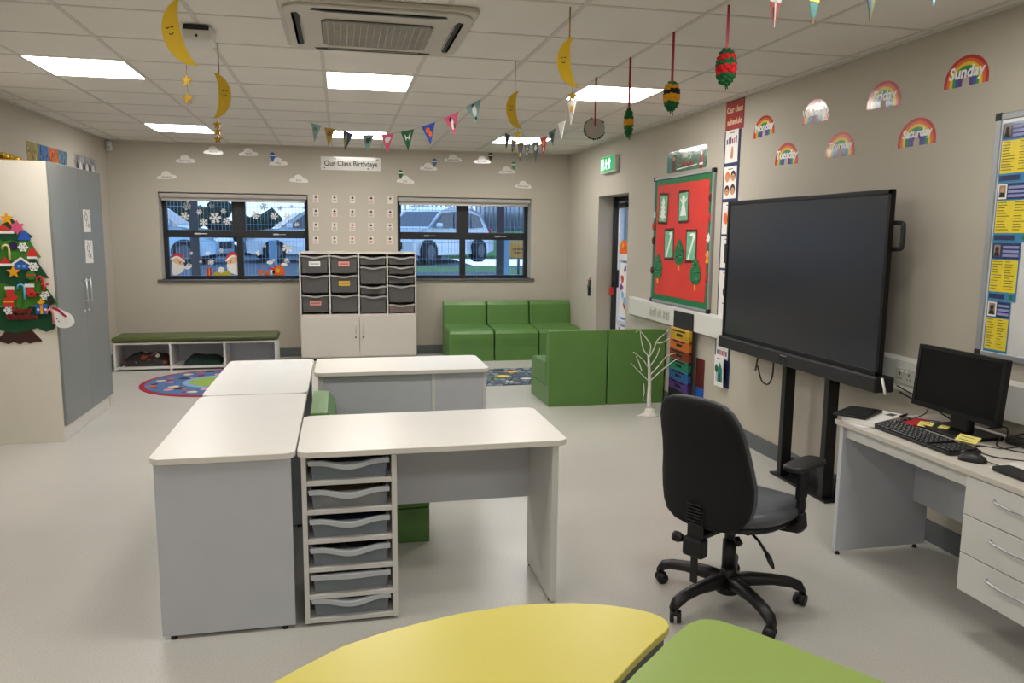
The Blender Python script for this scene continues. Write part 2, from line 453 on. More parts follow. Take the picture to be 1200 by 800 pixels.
# ------------------------------------------------------------------ ceiling fittings
lights = [(-3, 0, 'front row, over the floor by the grey cupboard'), (0, 0, 'middle of the front row, just beyond the air conditioner'), (3, 0, 'front row, behind the hanging ribbons by the right wall'),
          (-3, 5, 'back row, near the grey cupboard corner'), (0, 5, 'middle of the back row, behind the animal bunting'), (3, 5, 'back row, behind the string of narrow pennants')]
for i, j, lab in lights:
    x0, y0 = GX + DX * i, GY + DY * j
    t = thing('ceiling_light', 'square ceiling light panel, ' + lab, 'light', (x0 + DX / 2, y0 + DY / 2, C), group='square ceiling light panels')
    MB().box(x0 + .012, x0 + DX - .012, y0 + .012, y0 + DY - .012, C - .0045, C - .001, whitep).build('frame', t, world=True)
    MB().box(x0 + .022, x0 + DX - .022, y0 + .022, y0 + DY - .022, C - .0065, C - .0045, lightm).build('diffuser', t, world=True)

ax, ay, ah = .21, 4.42, .485
ac = thing('air_conditioner', 'white ceiling cassette air conditioner with square grille and dark slots', 'air conditioner', (ax, ay, C))
acw = mat('air_conditioner_white', '#c2bcb2', 0.4, var=0.01)
mb = MB()
mb.prism(rrect(ax - ah, ax + ah, ay - ah, ay + ah, .05), C - .028, C - .001, acw, bev=.008)
mb.prism(rrect(ax - ah + .02, ax + ah - .02, ay - ah + .02, ay + ah - .02, .12), C - .042, C - .026, acw, bev=.006)
mb.build('panel', ac, world=True)
mb = MB()
acg = mat('grille_slats', '#a5a098', 0.5)
gx0, gx1, gy0, gy1 = ax - .285, ax + .285, ay - .245, ay + .285
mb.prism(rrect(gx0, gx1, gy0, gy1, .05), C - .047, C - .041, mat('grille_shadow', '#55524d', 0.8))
for k in range(24):
    yy = gy0 + .012 + (gy1 - gy0 - .024) * k / 23
    e = .02 if k in (0, 23) else 0.004
    mb.box(gx0 + e, gx1 - e, yy - .006, yy + .006, C - .053, C - .046, acg)
for k in range(16):
    xx = gx0 + .03 + (gx1 - gx0 - .06) * k / 15
    mb.box(xx - .003, xx + .003, gy0 + .005, gy1 - .005, C - .055, C - .046, acg)
mb.build('grille', ac, world=True)
slot = mat('dark_slot', '#0c0c0d', 0.6)
for side in range(4):
    a = side * PI / 2
    Mx = Matrix.Translation((ax, ay, C - .042)) @ Matrix.Rotation(a, 4, 'Z')
    MB().prism(smooth_closed([(-.31, -.425), (-.28, -.385), (.28, -.385), (.31, -.425), (.27, -.412), (-.27, -.412)], 3), -.003, .0, slot, M=Mx).build('air_slot', ac, world=True)
    MB().box(-.26, .26, -.388, -.380, -.006, -.002, acg, .001, M=Mx).build('louver', ac, world=True)

s = thing('ceiling_sensor', 'small white box with a dark slot fixed under the ceiling beside a yellow moon', 'sensor', (-.73, 4.70, C))
MB().box(-.81, -.66, 4.62, 4.80, C - .085, C - .002, whitep, .015, 3).build('housing', s, world=True)
MB().box(-.80, -.67, 4.612, 4.625, C - .03, C - .006, black, .003).build('slot', s, world=True)
MB().ball((-.735, 4.617, C - .06), .008, ink, 1).build('lens', s, world=True)

# yellow moons with stars
def make_moon(label, x, y, ztop, zbot, flip, stars, tilt, smat):
    h = ztop - zbot
    t = thing('moon_decoration', label, 'decoration', (x, y, C), group='yellow crescent moons hanging from the ceiling')
    Mw = face_frame((x, y - .002, (ztop + zbot) / 2), (math.cos(.1), -math.sin(.1), 0), (0, 0, 1)) @ Matrix.Rotation(tilt, 4, 'Z')
    s_ = -1 if flip else 1
    out = []; n = 16
    for i in range(n + 1):
        a = -PI / 2 + PI * i / n
        out.append((s_ * (-.42 * h * math.cos(a) + .17 * h), .5 * h * math.sin(a)))
    for i in range(1, n):
        a = PI / 2 - PI * i / n
        out.append((s_ * (-.15 * h * math.cos(a) + .17 * h), .5 * h * math.sin(a)))
    MB().prism(out, -.002, .002, moon, M=Mw).build('moon_body', t, world=True)
    mb = MB(); w = .0028
    fx = s_ * (-.115 * h)
    for k in (-1, 1):
        ex = fx + k * .035 * h
        mb.tube([Mw @ Vector((ex - .022 * h, .12 * h, .003)), Mw @ Vector((ex, .105 * h, .003)), Mw @ Vector((ex + .022 * h, .12 * h, .003))], w * .7, ink, 5)
    mb.tube([Mw @ Vector((fx - .035 * h, .03 * h, .003)), Mw @ Vector((fx, .005 * h, .003)), Mw @ Vector((fx + .035 * h, .03 * h, .003))], w * .7, ink, 5)
    mb.build('face', t, world=True)
    MB().tube([(x, y, C), (x, y, ztop - .02)], .0035, smat, 6).build('string', t, world=True)
    zz = zbot
    sx = x + (.02 if not flip else -.02)
    if stars:
        MB().tube([(sx, y, zbot + .02), (sx, y, stars[-1] - .03)], .0012, gold, 5).build('thread', t, world=True)
    for z in stars:
        MB().prism(star(0, 0, .028), -.002, .002, gold, M=face_frame((sx, y, z), (1, -.3, 0), (0, 0, 1))).build('star', t, world=True)
make_moon('yellow sleeping moon with two gold stars beside the ceiling box', -.655, 3.7, 2.632, 2.35, False, [2.30, 2.225], .22, whitep)
make_moon('yellow moon curving right, on a brown string, with three gold stars below', -.685, 5.04, 2.585, 2.32, True, [2.285, 2.245, 2.20], -.04, mat('brown_string', '#7a6445', 0.7))
make_moon('yellow moon hanging highest, next to the row of red ribbons', 1.115, 3.82, 2.612, 2.37, False, [2.335], .12, gold)
make_moon('yellow moon hanging lowest, between the animal bunting and the narrow pennants', 1.125, 5.08, 2.57, 2.33, False, [2.30], .10, whitep)

# yarn ornaments on red ribbons
def yarn(label, x, y, ztop, zbot, wid, bands):
    t = thing('yarn_ornament', label, 'decoration', (x, y, C), group='woolly ornaments on red ribbons')
    MB().box(x - .007, x + .007, y - .001, y + .001, ztop - .01, C, ribbon).build('ribbon', t, world=True)
    mb = MB(); n = 13; h = ztop - zbot
    for i in range(n):
        u = (i + .5) / n; z = zbot + h * u
        r = wid * .5 * min(1, 1.7 * math.sqrt(u * (1 - u)) + .1)
        m = bands[min(len(bands) - 1, int((1 - u) * len(bands)))]
        for k in range(9):
            a = 2 * PI * (k + .5 * (i % 2)) / 9 + random.uniform(-.2, .2)
            mb.ball((x + .72 * r * math.cos(a), y + .72 * r * math.sin(a), z + random.uniform(-.006, .006)), r * .36 + .004, m, 1, (1, 1, .75))
    for k in range(4):
        a = random.uniform(0, 6); mb.tube([(x, y, zbot + .02), (x + .012 * math.cos(a), y + .012 * math.sin(a), zbot - random.uniform(.0, .03))], .003, bands[-1], 5)
    mb.build('yarn_body', t, world=True)
wg = mat('green_wool', '#175b2e', 0.95, var=0.3, scale=70); wr = mat('red_wool', '#c3161d', 0.95, var=0.2, scale=70); wk = mat('black_wool', '#121212', 0.95); wy = mat('amber_wool', '#c98f14', 0.95, var=0.2, scale=70)
yarn('green and red striped woolly ornament nearest the right wall', 1.842, 3.6, 2.55, 2.385, .10, [wg, wr, wg, wr, wg, wg])
yarn('fat woolly ornament with amber and black bands above a green tip', 1.795, 4.13, 2.495, 2.34, .09, [wg, wy, wk, wy, wg, wg])
yarn('thin green woolly ornament with a single amber band', 1.79, 4.77, 2.445, 2.275, .06, [wg, wg, wy, wg, wg])
t = thing('disc_ornament', 'round pale disc with a ragged dark green rim hanging on a red ribbon', 'decoration', (1.785, 5.44, C))
MB().box(1.778, 1.792, 5.425, 5.428, 2.42, C, ribbon).build('ribbon', t, world=True)
Mw = face_frame((1.785, 5.435, 2.405), (1, -.25, 0), (0, 0, 1))
MB().prism(circ(0, 0, .072, 28), -.004, .004, mat('pale_disc', '#a39c92', 0.5), M=Mw).build('disc', t, world=True)
mb = MB()
for k in range(30):
    a = 2 * PI * k / 30
    if 1.0 < a < 1.75 or 5.9 < a or a < .5: continue
    mb.ball(Mw @ Vector((.074 * math.cos(a), .074 * math.sin(a), 0)), random.uniform(.006, .010), random.choice((wk, wg)), 1)
mb.build('rim', t, world=True)

# bunting
def flag_mesh(name, parent, p0, p1, drop, m, motif):
    """triangle between p0,p1 hanging down; motif: list of (material, polygon in unit coordinates)"""
    r = Vector(p1) - Vector(p0); w = r.length
    Mw = face_frame(p0, r, Vector((0, 0, 1)) - r.normalized() * r.normalized().z)
    mb = MB().prism([(0, 0), (w, 0), (w / 2, -drop)], -.0008, .0008, m, M=Mw)
    for mm, pg in motif:
        pts = [(x * w, y * drop) for x, y in pg]
        mb.prism(pts, -.0018, .0018, mm, M=Mw)
    return mb.build(name, parent, world=True)
BL = lambda cx, cy, rx, ry, n=10: [(cx + rx * math.cos(2 * PI * k / n), cy + ry * math.sin(2 * PI * k / n)) for k in range(n)]
def ang_chain(pts, k=4): return smooth_path(pts, k)
bx = thing('animal_bunting', 'string of triangular animal pennants, a penguin at its upper end, sagging under the ceiling light', 'bunting', (.4, 7.4, C))
ELE = lambda m: [(m, BL(.5, -.30, .2, .13)), (m, BL(.68, -.24, .1, .09)), (m, [(.36, -.36), (.42, -.36), (.42, -.48), (.36, -.48)]), (m, [(.55, -.36), (.61, -.36), (.6, -.46), (.55, -.48)])]
ORN = [(orange, BL(.42, -.28, .16, .14)), (orange, BL(.58, -.50, .13, .13))]
PENG = [(white, BL(.5, -.36, .13, .26)), (ink, BL(.47, -.12, .1, .08)), (ink, BL(.5, -.72, .06, .07))]
flags = [((-.265, 8.344, 2.745), (-.166, 8.215, 2.706), teal, [(mat('teal_dark', '#55756f', .5), BL(.45, -.25, .2, .1))]),
         ((-.134, 8.172, 2.685), (-.031, 8.036, 2.657), mat('mustard_print', '#a98a1c', 0.6), [(mat('brown_print', '#7d5a17', .6), BL(.5, -.3, .2, .13))]),
         ((.042, 7.94, 2.637), (.138, 7.814, 2.589), mat('indigo_print', '#40426f', 0.6), [(mat('lime_print', '#8fa03a', .6), BL(.42, -.45, .12, .35))]),
         ((.223, 7.703, 2.572), (.324, 7.57, 2.56), teal, ELE(mat('charcoal_print', '#34393b', .6))),
         ((.388, 7.486, 2.555), (.491, 7.349, 2.554), pink, ELE(white)),
         ((.55, 7.273, 2.559), (.658, 7.131, 2.57), mat('bottle_green_print', '#1a5a38', 0.6), [(white, [(.3, -.2), (.36, -.2), (.4, -.33), (.6, -.3), (.7, -.12), (.75, -.14), (.66, -.42), (.6, -.5), (.56, -.38), (.42, -.42), (.38, -.52)])]),
         ((.717, 7.053, 2.583), (.822, 6.915, 2.611), mat('royal_blue_print', '#2f48a8', 0.6), ORN),
         ((.886, 6.83, 2.632), (.991, 6.693, 2.672), pink, [(white, BL(.5, -.45, .1, .28)), (ink, BL(.42, -.2, .1, .12)), (ink, BL(.6, -.55, .07, .14))]),
         ((1.041, 6.626, 2.698), (1.146, 6.489, 2.748), teal, PENG)]
allp = []
for p0, p1, m, mo in flags:
    flag_mesh('pennant', bx, p0, p1, .178, m, mo); allp += [p0, p1]
MB().tube([(-.29, 8.38, C)] + allp + [(1.16, 6.47, C)], .0015, mat('pale_thread', '#b5b0a6', .7), 5).build('string', bx, world=True)

bx = thing('narrow_bunting', 'string of narrow pennants seen edge-on in front of the back right light', 'bunting', (1.82, 7.3, C))
fl = [((1.842, 6.287, 2.722), (1.846, 6.135, 2.708), .185), ((1.835, 6.55, 2.585), (1.838, 6.42, 2.592), .14), ((1.827, 6.827, 2.545), (1.831, 6.697, 2.569), .14), ((1.82, 7.1, 2.525), (1.824, 6.948, 2.533), .18), ((1.813, 7.371, 2.517), (1.817, 7.199, 2.514), .19), ((1.805, 7.678, 2.533), (1.809, 7.521, 2.522), .15), ((1.798, 7.937, 2.572), (1.802, 7.785, 2.558), .19), ((1.79, 8.215, 2.65), (1.794, 8.061, 2.597), .17), ((1.783, 8.501, 2.744), (1.787, 8.348, 2.701), .165)]
fm = [lampaper, white, mat('dark_teal_print', '#4c6660', .6), red, mat('slate_print', '#4b5560', .6), mat('steel_blue_print', '#4a6a8e', .5), mat('brown_print', '#7d5a17'), mat('mustard_print', '#a98a1c'), mat('slate_print', '#4b5560')]
sp = []
for (a, b, dr_), m in zip(fl, fm):
    a = Vector(a) + Vector((-.012, 0, 0)); b = Vector(b) + Vector((.012, 0, 0))
    flag_mesh('pennant', bx, a, b, dr_, m, [(random.choice((ink, white, orangey, blue)), BL(.5, -.3, .18, .14)), (random.choice((ink, white, navy)), BL(.5, -.6, .1, .12))]); sp = sp + [b, a]
MB().tube([(1.846, 6.08, C)] + sp + [(1.78, 8.55, C)], .0015, white, 5).build('string', bx, world=True)

bx = thing('overhead_bunting', 'row of coloured pennant tips hanging from the top edge above the rainbow signs', 'bunting', (1.9, 2.75, C))
tips = [(1.593, 2.423, red, [(white, [(.2, -.45), (.8, -.45), (.74, -.53), (.26, -.53)]), (white, [(.44, -.2), (.56, -.2), (.52, -.97), (.48, -.97)]), (ink, [(.4, -.62), (.47, -.62), (.48, -.8), (.46, -.8)])]),
        (1.753, 2.439, mat('teal_print', '#2c7d78', .5), [(pink, BL(.5, -.25, .3, .18)), (yellow, [(.24, -.50), (.76, -.50), (.74, -.54), (.26, -.54)]), (mat('brown_print', '#7d5a17'), BL(.5, -.88, .05, .08))]),
        (1.995, 2.473, mat('olive_print', '#4d5a22', .5), [(navy, [(.0, -.02), (.5, -.02), (.5, -.95)])]), (2.272, 2.552, lblue, [(white, BL(.5, -.4, .15, .12))])]
sp = []
for x, tz, m, mo in tips:
    zz = min(tz + .20, C - .01); p0 = (x - .052, 2.75 - .014, zz); p1 = (x + .052, 2.75 + .014, zz)
    flag_mesh('pennant', bx, p0, p1, zz - tz, m, mo); sp += [p0, p1]
MB().tube([(1.2, 2.7, C)] + sp + [(2.36, 2.77, C)], .0015, white, 5).build('string', bx, world=True)

# intruder sensor in the corner
s = thing('motion_sensor', 'small white motion sensor high in the corner beside the ceiling', 'sensor', (LW + .03, YB - .05, 2.66))
MB().box(LW + .005, LW + .075, YB - .06, YB - .002, 2.615, 2.735, whitep, .014, 3).build('housing', s, world=True)
MB().box(LW + .015, LW + .065, YB - .066, YB - .058, 2.63, 2.675, mat('sensor_lens', '#b9b7b0', .3), .004).build('lens', s, world=True)

# ------------------------------------------------------------------ flat things on the walls
FR = lambda y, z, e=-.0004: face_frame((RW - e, y, z), (0, -1, 0), (0, 0, 1))
FB = lambda x, z, e=-.0004: face_frame((x, YB - e, z), (1, 0, 0), (0, 0, 1))
FL = lambda y, z, e=-.0004: face_frame((LW + e, y, z), (0, 1, 0), (0, 0, 1))

RB = [mat('rainbow_red', '#b3161f', .26, coat=.35, bump=.12, bscale=20), mat('rainbow_orange', '#d9601a', .26, coat=.35), mat('rainbow_yellow', '#e3c02a', .26, coat=.35), mat('rainbow_green', '#2f8a3d', .26, coat=.35), mat('rainbow_blue', '#2453a4', .26, coat=.35), mat('rainbow_violet', '#57307f', .26, coat=.35)]
wtxt = mat('white_lettering', '#f0efe9', 0.3)
def arch(r0, r1, n=18, drop=.03):
    o = [(r1 * 1.0, -drop)] + [(r1 * math.cos(PI * i / n), r1 * math.sin(PI * i / n)) for i in range(n + 1)] + [(-r1, -drop)]
    i_ = [(-r0, -drop)] + [(-r0 * math.cos(PI * i / n), r0 * math.sin(PI * i / n)) for i in range(n + 1)] + [(r0, -drop)]
    return o + i_
for day, y, z, lab in (('Monday', 5.483, 2.43, 'upper row'), ('Tuesday', 5.156, 2.195, 'lower row'), ('Wednesday', 4.831, 2.445, 'upper row'), ('Thursday', 4.535, 2.195, 'lower row'), ('Friday', 4.149, 2.44, 'upper row'), ('Saturday', 3.850, 2.19, 'lower row'), ('Sunday', 3.528, 2.455, 'upper row')):
    Mw = FR(y, z) @ Matrix.Rotation(math.radians(random.uniform(-3, 3)), 4, 'Z')
    mb = MB(); r = .147
    for k, m in enumerate(RB):
        a, b = r - .0195 * (k + 1) - (.006 if k == 5 else 0), r - .0195 * k
        mb.prism(arch(a, b), 0, .0015, m, M=Matrix.Diagonal((1, .86, 1, 1)))
    mb.text(day, .082 if len(day) < 8 else .064, 0, .042, .0025, wtxt, bold=.0022, shear=.12)
    tag(mb.build('rainbow_sign', Wm=Mw), 'laminated rainbow cut-out reading %s in the %s on the wall above the screen' % (day, lab), 'sign', 'weekday rainbow signs')

# clouds with months
def cloud_pts(s):
    return smooth_closed([(-.115 * s, -.03), (-.10 * s, .0), (-.06 * s, .012), (-.045 * s, .045), (.0, .062), (.04 * s, .043), (.06 * s, .015), (.10 * s, .008), (.118 * s, -.028), (.06 * s, -.038), (-.06 * s, -.038)], 4)
for mo, x, z in (('January', -2.122, 2.332), ('February', -1.891, 2.538), ('March', -1.552, 2.654), ('April', -1.13, 2.646), ('May', -.766, 2.538), ('June', -.517, 2.328), ('July', .862, 2.35), ('August', 1.171, 2.526), ('September', 1.506, 2.648), ('October', 1.904, 2.637), ('November', 2.25, 2.51), ('December', 2.481, 2.319)):
    mb = MB().prism(cloud_pts(1.0), 0, .002, lampaper).text(mo, .038, 0, -.012, .0025, inkg)
    tag(mb.build('cloud_sign', Wm=FB(x, z) @ Matrix.Rotation(random.uniform(-.08, .08), 4, 'Z')), 'laminated white paper cloud reading %s on the back wall' % mo, 'sign', 'month clouds on the back wall')
for x, z, m, lab in ((-.835, 2.612, blue, 'blue striped paper balloon above the May cloud'), (.80, 2.432, mat('bottle_green_print', '#1a5a38'), 'dark green striped paper balloon above the July cloud'), (1.255, 2.598, mat('steel_blue_print', '#4a6a8e', .5), 'steel blue striped paper balloon above the August cloud'), (2.02, 2.70, mat('charcoal_print', '#34393b', .6), 'charcoal striped paper balloon above the October cloud'), (2.345, 2.585, mat('sage_print', '#5d7f69', .5), 'sage green striped paper balloon above the November cloud')):
    mb = MB().prism(smooth_closed([(-.03, .03), (0, .05), (.03, .03), (.034, .0), (.012, -.05), (-.012, -.05), (-.034, .0)], 4), .002, .0035, m).prism(rect(-.034, .034, .002, .018), .0035, .0045, white).prism(rect(-.010, .010, -.066, -.052), .002, .004, m)
    tag(mb.build('paper_balloon', Wm=FB(x, z)), lab, 'decoration', 'paper hot-air balloons')
# banner
mb = MB().prism(rect(-.385, .385, -.086, .086), 0, .002, lampaper).text('Our Class Birthdays', .098, 0, -.004, .003, ink, bold=.001, sx=.86)
for x, y, m in ((-.34, -.06, inkg), (.34, .055, inkg), (-.2, .06, inkg), (.22, -.062, inkg)): mb.prism(star(x, y, .014), .002, .003, m)
tag(mb.build('birthday_banner', Wm=FB(.153, 2.545)), 'long laminated banner reading Our Class Birthdays', 'banner')
# birthday cards 5 x 4
rown = ('top', 'second', 'third', 'bottom'); coln = ('first', 'second', 'third', 'fourth', 'last')
for r_ in range(4):
    for c_ in range(5):
        x = (-.307, -.067, .164, .409, .660)[c_] - .004 * r_; z = 2.085 - .178 * r_
        mb = MB().prism(rect(-.036, .036, -.05, .05), 0, .0015, mat('card_paper', '#d3ccc2', .5))
        cm = red if (r_ == 3 and c_ == 2) else random.choice((ink, inkg, darkred))
        mb.prism(circ(0, .018, .017, 12, .8), .0015, .0025, cm).prism(rect(-.003, .003, .03, .046), .0015, .0025, cm)
        mb.prism(rect(-.022, .022, -.018, -.012), .0015, .0025, inkg)
        redtx = (r_ + c_ * 2) % 3 == 0 or r_ == 3 and c_ > 2
        if redtx or r_:
            mb.prism(rect(-.028, .028, -.032, -.027), .0015, .0025, red if redtx else inkg).prism(rect(-.02, .02, -.042, -.037), .0015, .0025, red if redtx else inkg)
        tag(mb.build('birthday_card', Wm=FB(x, z)), 'birthday card with a cake, %s row, %s column of the grid between the windows' % (rown[r_], coln[c_]), 'card', 'birthday cards between the windows')

# exit sign
t = thing('exit_sign', 'green and white exit sign box above the doorway', 'sign', (RW, 8.88, 2.47))
MB().box(RW - .065, RW - .002, 8.62, 9.13, 2.375, 2.57, whitep, .012, 3).build('housing', t, world=True)
Mw = FR(8.875, 2.475, .0665)
mb = MB().prism(rect(-.235, .235, -.083, .083), 0, .003, exitg)
mb.prism(rect(-.20, -.10, -.065, .065), .003, .004, exitw)
mb.prism([(.08, -.06), (.12, -.06), (.12, .02), (.15, .02), (.10, .07), (.05, .02), (.08, .02)], .003, .004, exitw)
mb.prism(circ(-.02, .045, .015, 12), .003, .004, exitw).prism([(-.05, .02), (.0, .03), (.03, .0), (.02, -.01), (-.0, .01), (-.01, -.02), (.02, -.06), (.005, -.065), (-.03, -.03), (-.06, -.06), (-.07, -.05), (-.03, -.01), (-.035, .01), (-.06, .0)], .003, .004, exitw)
mb.prism([(-.17, -.06), (-.13, -.06), (-.13, .05), (-.17, .05)], .004, .0045, exitg)
mb.build('sign_face', t, world=False); bpy.data.objects['sign_face'].matrix_local = W[t.name].inverted() @ Mw

# keys and phone-like handset by the door
t = thing('wall_fob', 'white lanyard with dark handset hanging on the wall beside the doorway', 'lanyard', (RW, 9.58, 1.1))
mb = MB()
for k in range(7): mb.tube([(RW - .008, 9.575 + .012 * (-1) ** k, 1.235 - .018 * k), (RW - .008, 9.575 - .012 * (-1) ** k, 1.217 - .018 * k)], .004, white, 5)
mb.build('chain', t, world=True)
MB().box(RW - .03, RW - .002, 9.54, 9.61, .99, 1.08, mat('dark_green_plastic', '#2d4236', .5), .008).build('case', t, world=True)
MB().box(RW - .035, RW - .004, 9.56, 9.60, .87, .985, black, .008).box(RW - .03, RW - .004, 9.60, 9.635, .95, 1.01, inkg, .006).build('handset', t, world=True)
MB().box(RW - .02, RW - .004, 9.555, 9.59, 1.085, 1.105, red, .004).build('clip', t, world=True)

# pinboard
PB = thing('pinboard', 'large red pinboard with scalloped green border in a slim metal frame', 'pinboard', (RW, 6.86, 1.6))
by0, by1, bz0, bz1 = 6.23, 7.50, 1.0, 2.21
mb = MB()
for a in ((by0 - .015, by0 + .008, bz0, bz1), (by1 - .008, by1 + .015, bz0, bz1)): mb.box(RW - .03, RW - .002, a[0], a[1], a[2], a[3], alu, .003)
for z in (bz0, bz1): mb.box(RW - .03, RW - .002, by0 - .01, by1 + .01, z - .012, z + .012, alu, .003)
mb.build('frame', PB, world=True)
mb = MB()
for y in (by0, by1):
    for z in (bz0, bz1): MB().box(RW - .034, RW - .004, y - .022, y + .022, z - .02, z + .02, black, .005).build('corner_cap', PB, world=True)
MB().box(RW - .018, RW - .003, by0, by1, bz0, bz1, greenb).build('border', PB, world=True)
mb = MB(); e = .075; per = []
ny, nz = 30, 30
yy0, yy1, zz0, zz1 = by0 + e, by1 - e, bz0 + e, bz1 - e
for i in range(ny): per += [(yy0 + (yy1 - yy0) * i / ny, zz0), (yy0 + (yy1 - yy0) * (i + .5) / ny, zz0 - .012)]
for i in range(nz): per += [(yy1, zz0 + (zz1 - zz0) * i / nz), (yy1 + .012, zz0 + (zz1 - zz0) * (i + .5) / nz)]
for i in range(ny): per += [(yy1 - (yy1 - yy0) * i / ny, zz1), (yy1 - (yy1 - yy0) * (i + .5) / ny, zz1 + .012)]
for i in range(nz): per += [(yy0, zz1 - (zz1 - zz0) * i / nz), (yy0 - .012, zz1 - (zz1 - zz0) * (i + .5) / nz)]
Mpb = face_frame((RW - .018, 0, 0), (0, -1, 0), (0, 0, 1))
MB().prism([(-y, z) for y, z in per], 0, .003, redp, M=Mpb).build('backing_paper', PB, world=True)
PBF = lambda y, z, e=.022: FR(y, z, e)
def win_art(y, z, motif, lab, rot):
    mb = MB().prism(rect(-.095, .095, -.155, .155), 0, .002, darkred).prism(rect(-.078, .078, -.13, .13), .002, .003, lightgreen)
    if motif == 'tree':
        for k in range(4): mb.prism([(-.06 + .008 * k, -.09 + .045 * k), (.06 - .008 * k, -.09 + .045 * k), (0, -.02 + .045 * k)], .003, .004 + .0003 * k, white)
        mb.prism(rect(-.012, .012, -.115, -.09), .003, .004, white)
    elif motif == 'angel':
        mb.prism([(-.055, -.085), (.055, -.085), (.02, .03), (.05, .06), (.06, .085), (.02, .06), (.0, .06), (-.02, .06), (-.06, .085), (-.05, .06), (-.02, .03)], .003, .004, white).prism(circ(0, .082, .024, 14), .003, .005, white)
    else:
        mb.prism([(-.06, -.125), (-.035, -.125), (.065, .09), (.045, .12), (.0, .11), (.03, .08)], .003, .004, white)
        if motif == 'cane': mb.prism(smooth_closed([(.06, .09), (.03, .12), (-.02, .11), (-.02, .09), (.02, .10), (.05, .07)], 3), .003, .0045, white)
    for k in range(14):
        a = random.choice((-1, 1)); mb.ball((random.uniform(-.09, .09), a * .143 + random.uniform(-.008, .008), .003), .008, darkred, 1)
    tag(mb.build('window_picture', Wm=PBF(y, z) @ Matrix.Rotation(rot, 4, 'Z') @ Matrix.Diagonal((1.2, .98, 1, 1))), lab, 'picture', 'painted window pictures on the red board')
win_art(7.27, 1.915, 'tree', 'green window picture with a white fir tree, top left on the red board', -.05)
win_art(6.805, 1.92, 'angel', 'green window picture with a white angel, top right on the red board', .02)
win_art(7.105, 1.57, 'stroke', 'green window picture with a plain white diagonal stroke on the red board', .04)
win_art(6.61, 1.56, 'cane', 'green window picture with a white hooked cane on the red board', .01)
def paper_tree(y, z, h, lab):
    mb = MB().prism(rect(-.012, .012, -h * .62, -h * .38), 0, .003, orangey)
    mb.prism(smooth_closed([(0, h * .55), (.055, h * .25), (.075, -h * .05), (.055, -h * .33), (0, -h * .42), (-.055, -h * .33), (-.075, -h * .05), (-.055, h * .25)], 4), .002, .005, greenb)
    for k in range(16):
        v = random.uniform(-.35, .45); w = .06 * (1 - abs(v) * 1.3)
        mb.ball((random.uniform(-w, w), h * v, .006), .014, random.choice((mat('dark_leaf_print', '#0d4d2b', .6), mat('leaf_print', '#2f8a45', .6))), 1, (1.2, .7, .4))
    tag(mb.build('paper_tree', Wm=PBF(y, z) @ Matrix.Diagonal((1.4, 1, 1, 1))), lab, 'decoration', 'green paper trees on the red board')
paper_tree(6.86, 1.485, .25, 'green paper tree between the two lower window pictures')
paper_tree(7.35, 1.33, .25, 'green paper tree in the lower left corner of the red board')
paper_tree(6.50, 1.32, .25, 'green paper tree in the lower right corner of the red board')
k = 0
for y, z, m, sh, lab in ((7.49, 1.86, white, 'star', 'white flower shape on the left border near the top of the red board'), (7.49, 1.745, red, 'round', 'small red berry on the left border below the white flower'), (7.49, 1.60, darkred, 'round', 'large dark red bauble on the left border of the red board'), (7.50, 1.30, darkred, 'round', 'dark red bauble low on the left border of the red board'), (6.265, 1.98, darkred, 'round', 'dark red bauble highest on the right border of the red board'), (6.27, 1.81, red, 'round', 'red bauble above the white flower on the right border'), (6.27, 1.635, white, 'star', 'white flower shape on the right border of the red board'), (6.275, 1.47, orangey, 'angel', 'small yellow angel shape on the right border of the red board'), (6.28, 1.29, red, 'round', 'red bauble lowest on the right border of the red board')):
    mb = MB()
    if sh == 'star': mb.prism(star(0, 0, .045, 6, .55), 0, .006, m)
    elif sh == 'round': mb.ball((0, 0, .004), .035, m, 2, (1, 1.1, .35)).prism(rect(-.006, .006, .03, .05), 0, .004, gold)
    else: mb.prism([(-.03, -.05), (.03, -.05), (.015, .0), (.045, .02), (.015, .025), (-.015, .025), (-.045, .02), (-.015, .0)], 0, .005, m).prism(circ(0, .038, .018, 12), 0, .006, mat('pale_skin_print', '#e6b98e', .6))
    tag(mb.build('border_ornament', Wm=PBF(y, z)), lab, 'decoration', 'ornaments on the border of the red board')

# festive banner above the board
Mw = FR(6.84, 2.35)
mb = MB().prism(rrect(-.425, .425, -.10, .10, .03), 0, .002, mat('speckled_green_print', '#4b7a63', .12, coat=1.0, var=.35, scale=45, bump=.3, bscale=7))
mb.prism(rect(-.42, -.31, -.095, .095), .002, .0025, mat('teal_banner_print', '#3c7d79', .15, coat=1.0))
mb.prism(smooth_closed([(-.29, -.08), (-.24, -.08), (-.24, .02), (-.265, .07), (-.29, .02)], 3), .002, .003, darkred).prism(circ(-.265, .03, .02, 12), .003, .0035, skin1)
mb.prism(smooth_closed([(.28, -.09), (.36, -.09), (.355, .03), (.32, .08), (.285, .03)], 3), .002, .003, mat('deep_red_print', '#8c1d22', .2, coat=1)).prism(circ(.32, .035, .022, 12), .003, .0035, white).prism(rect(.285, .355, -.07, -.05), .003, .0035, white)
mb.text('Merry', .075, 0.02, .045, .003, white, bold=.002, sx=1.1).text('Christmas', .075, 0.01, -.03, .003, mat('deep_red_print', '#8c1d22'), bold=.003, sx=1.0)
mb.prism([(-.2, -.07), (.24, -.055), (.24, -.062), (-.2, -.078)], .002, .003, white)
tag(mb.build('christmas_banner', Wm=Mw), 'glossy green Christmas banner with a figure in red above the red board', 'banner')

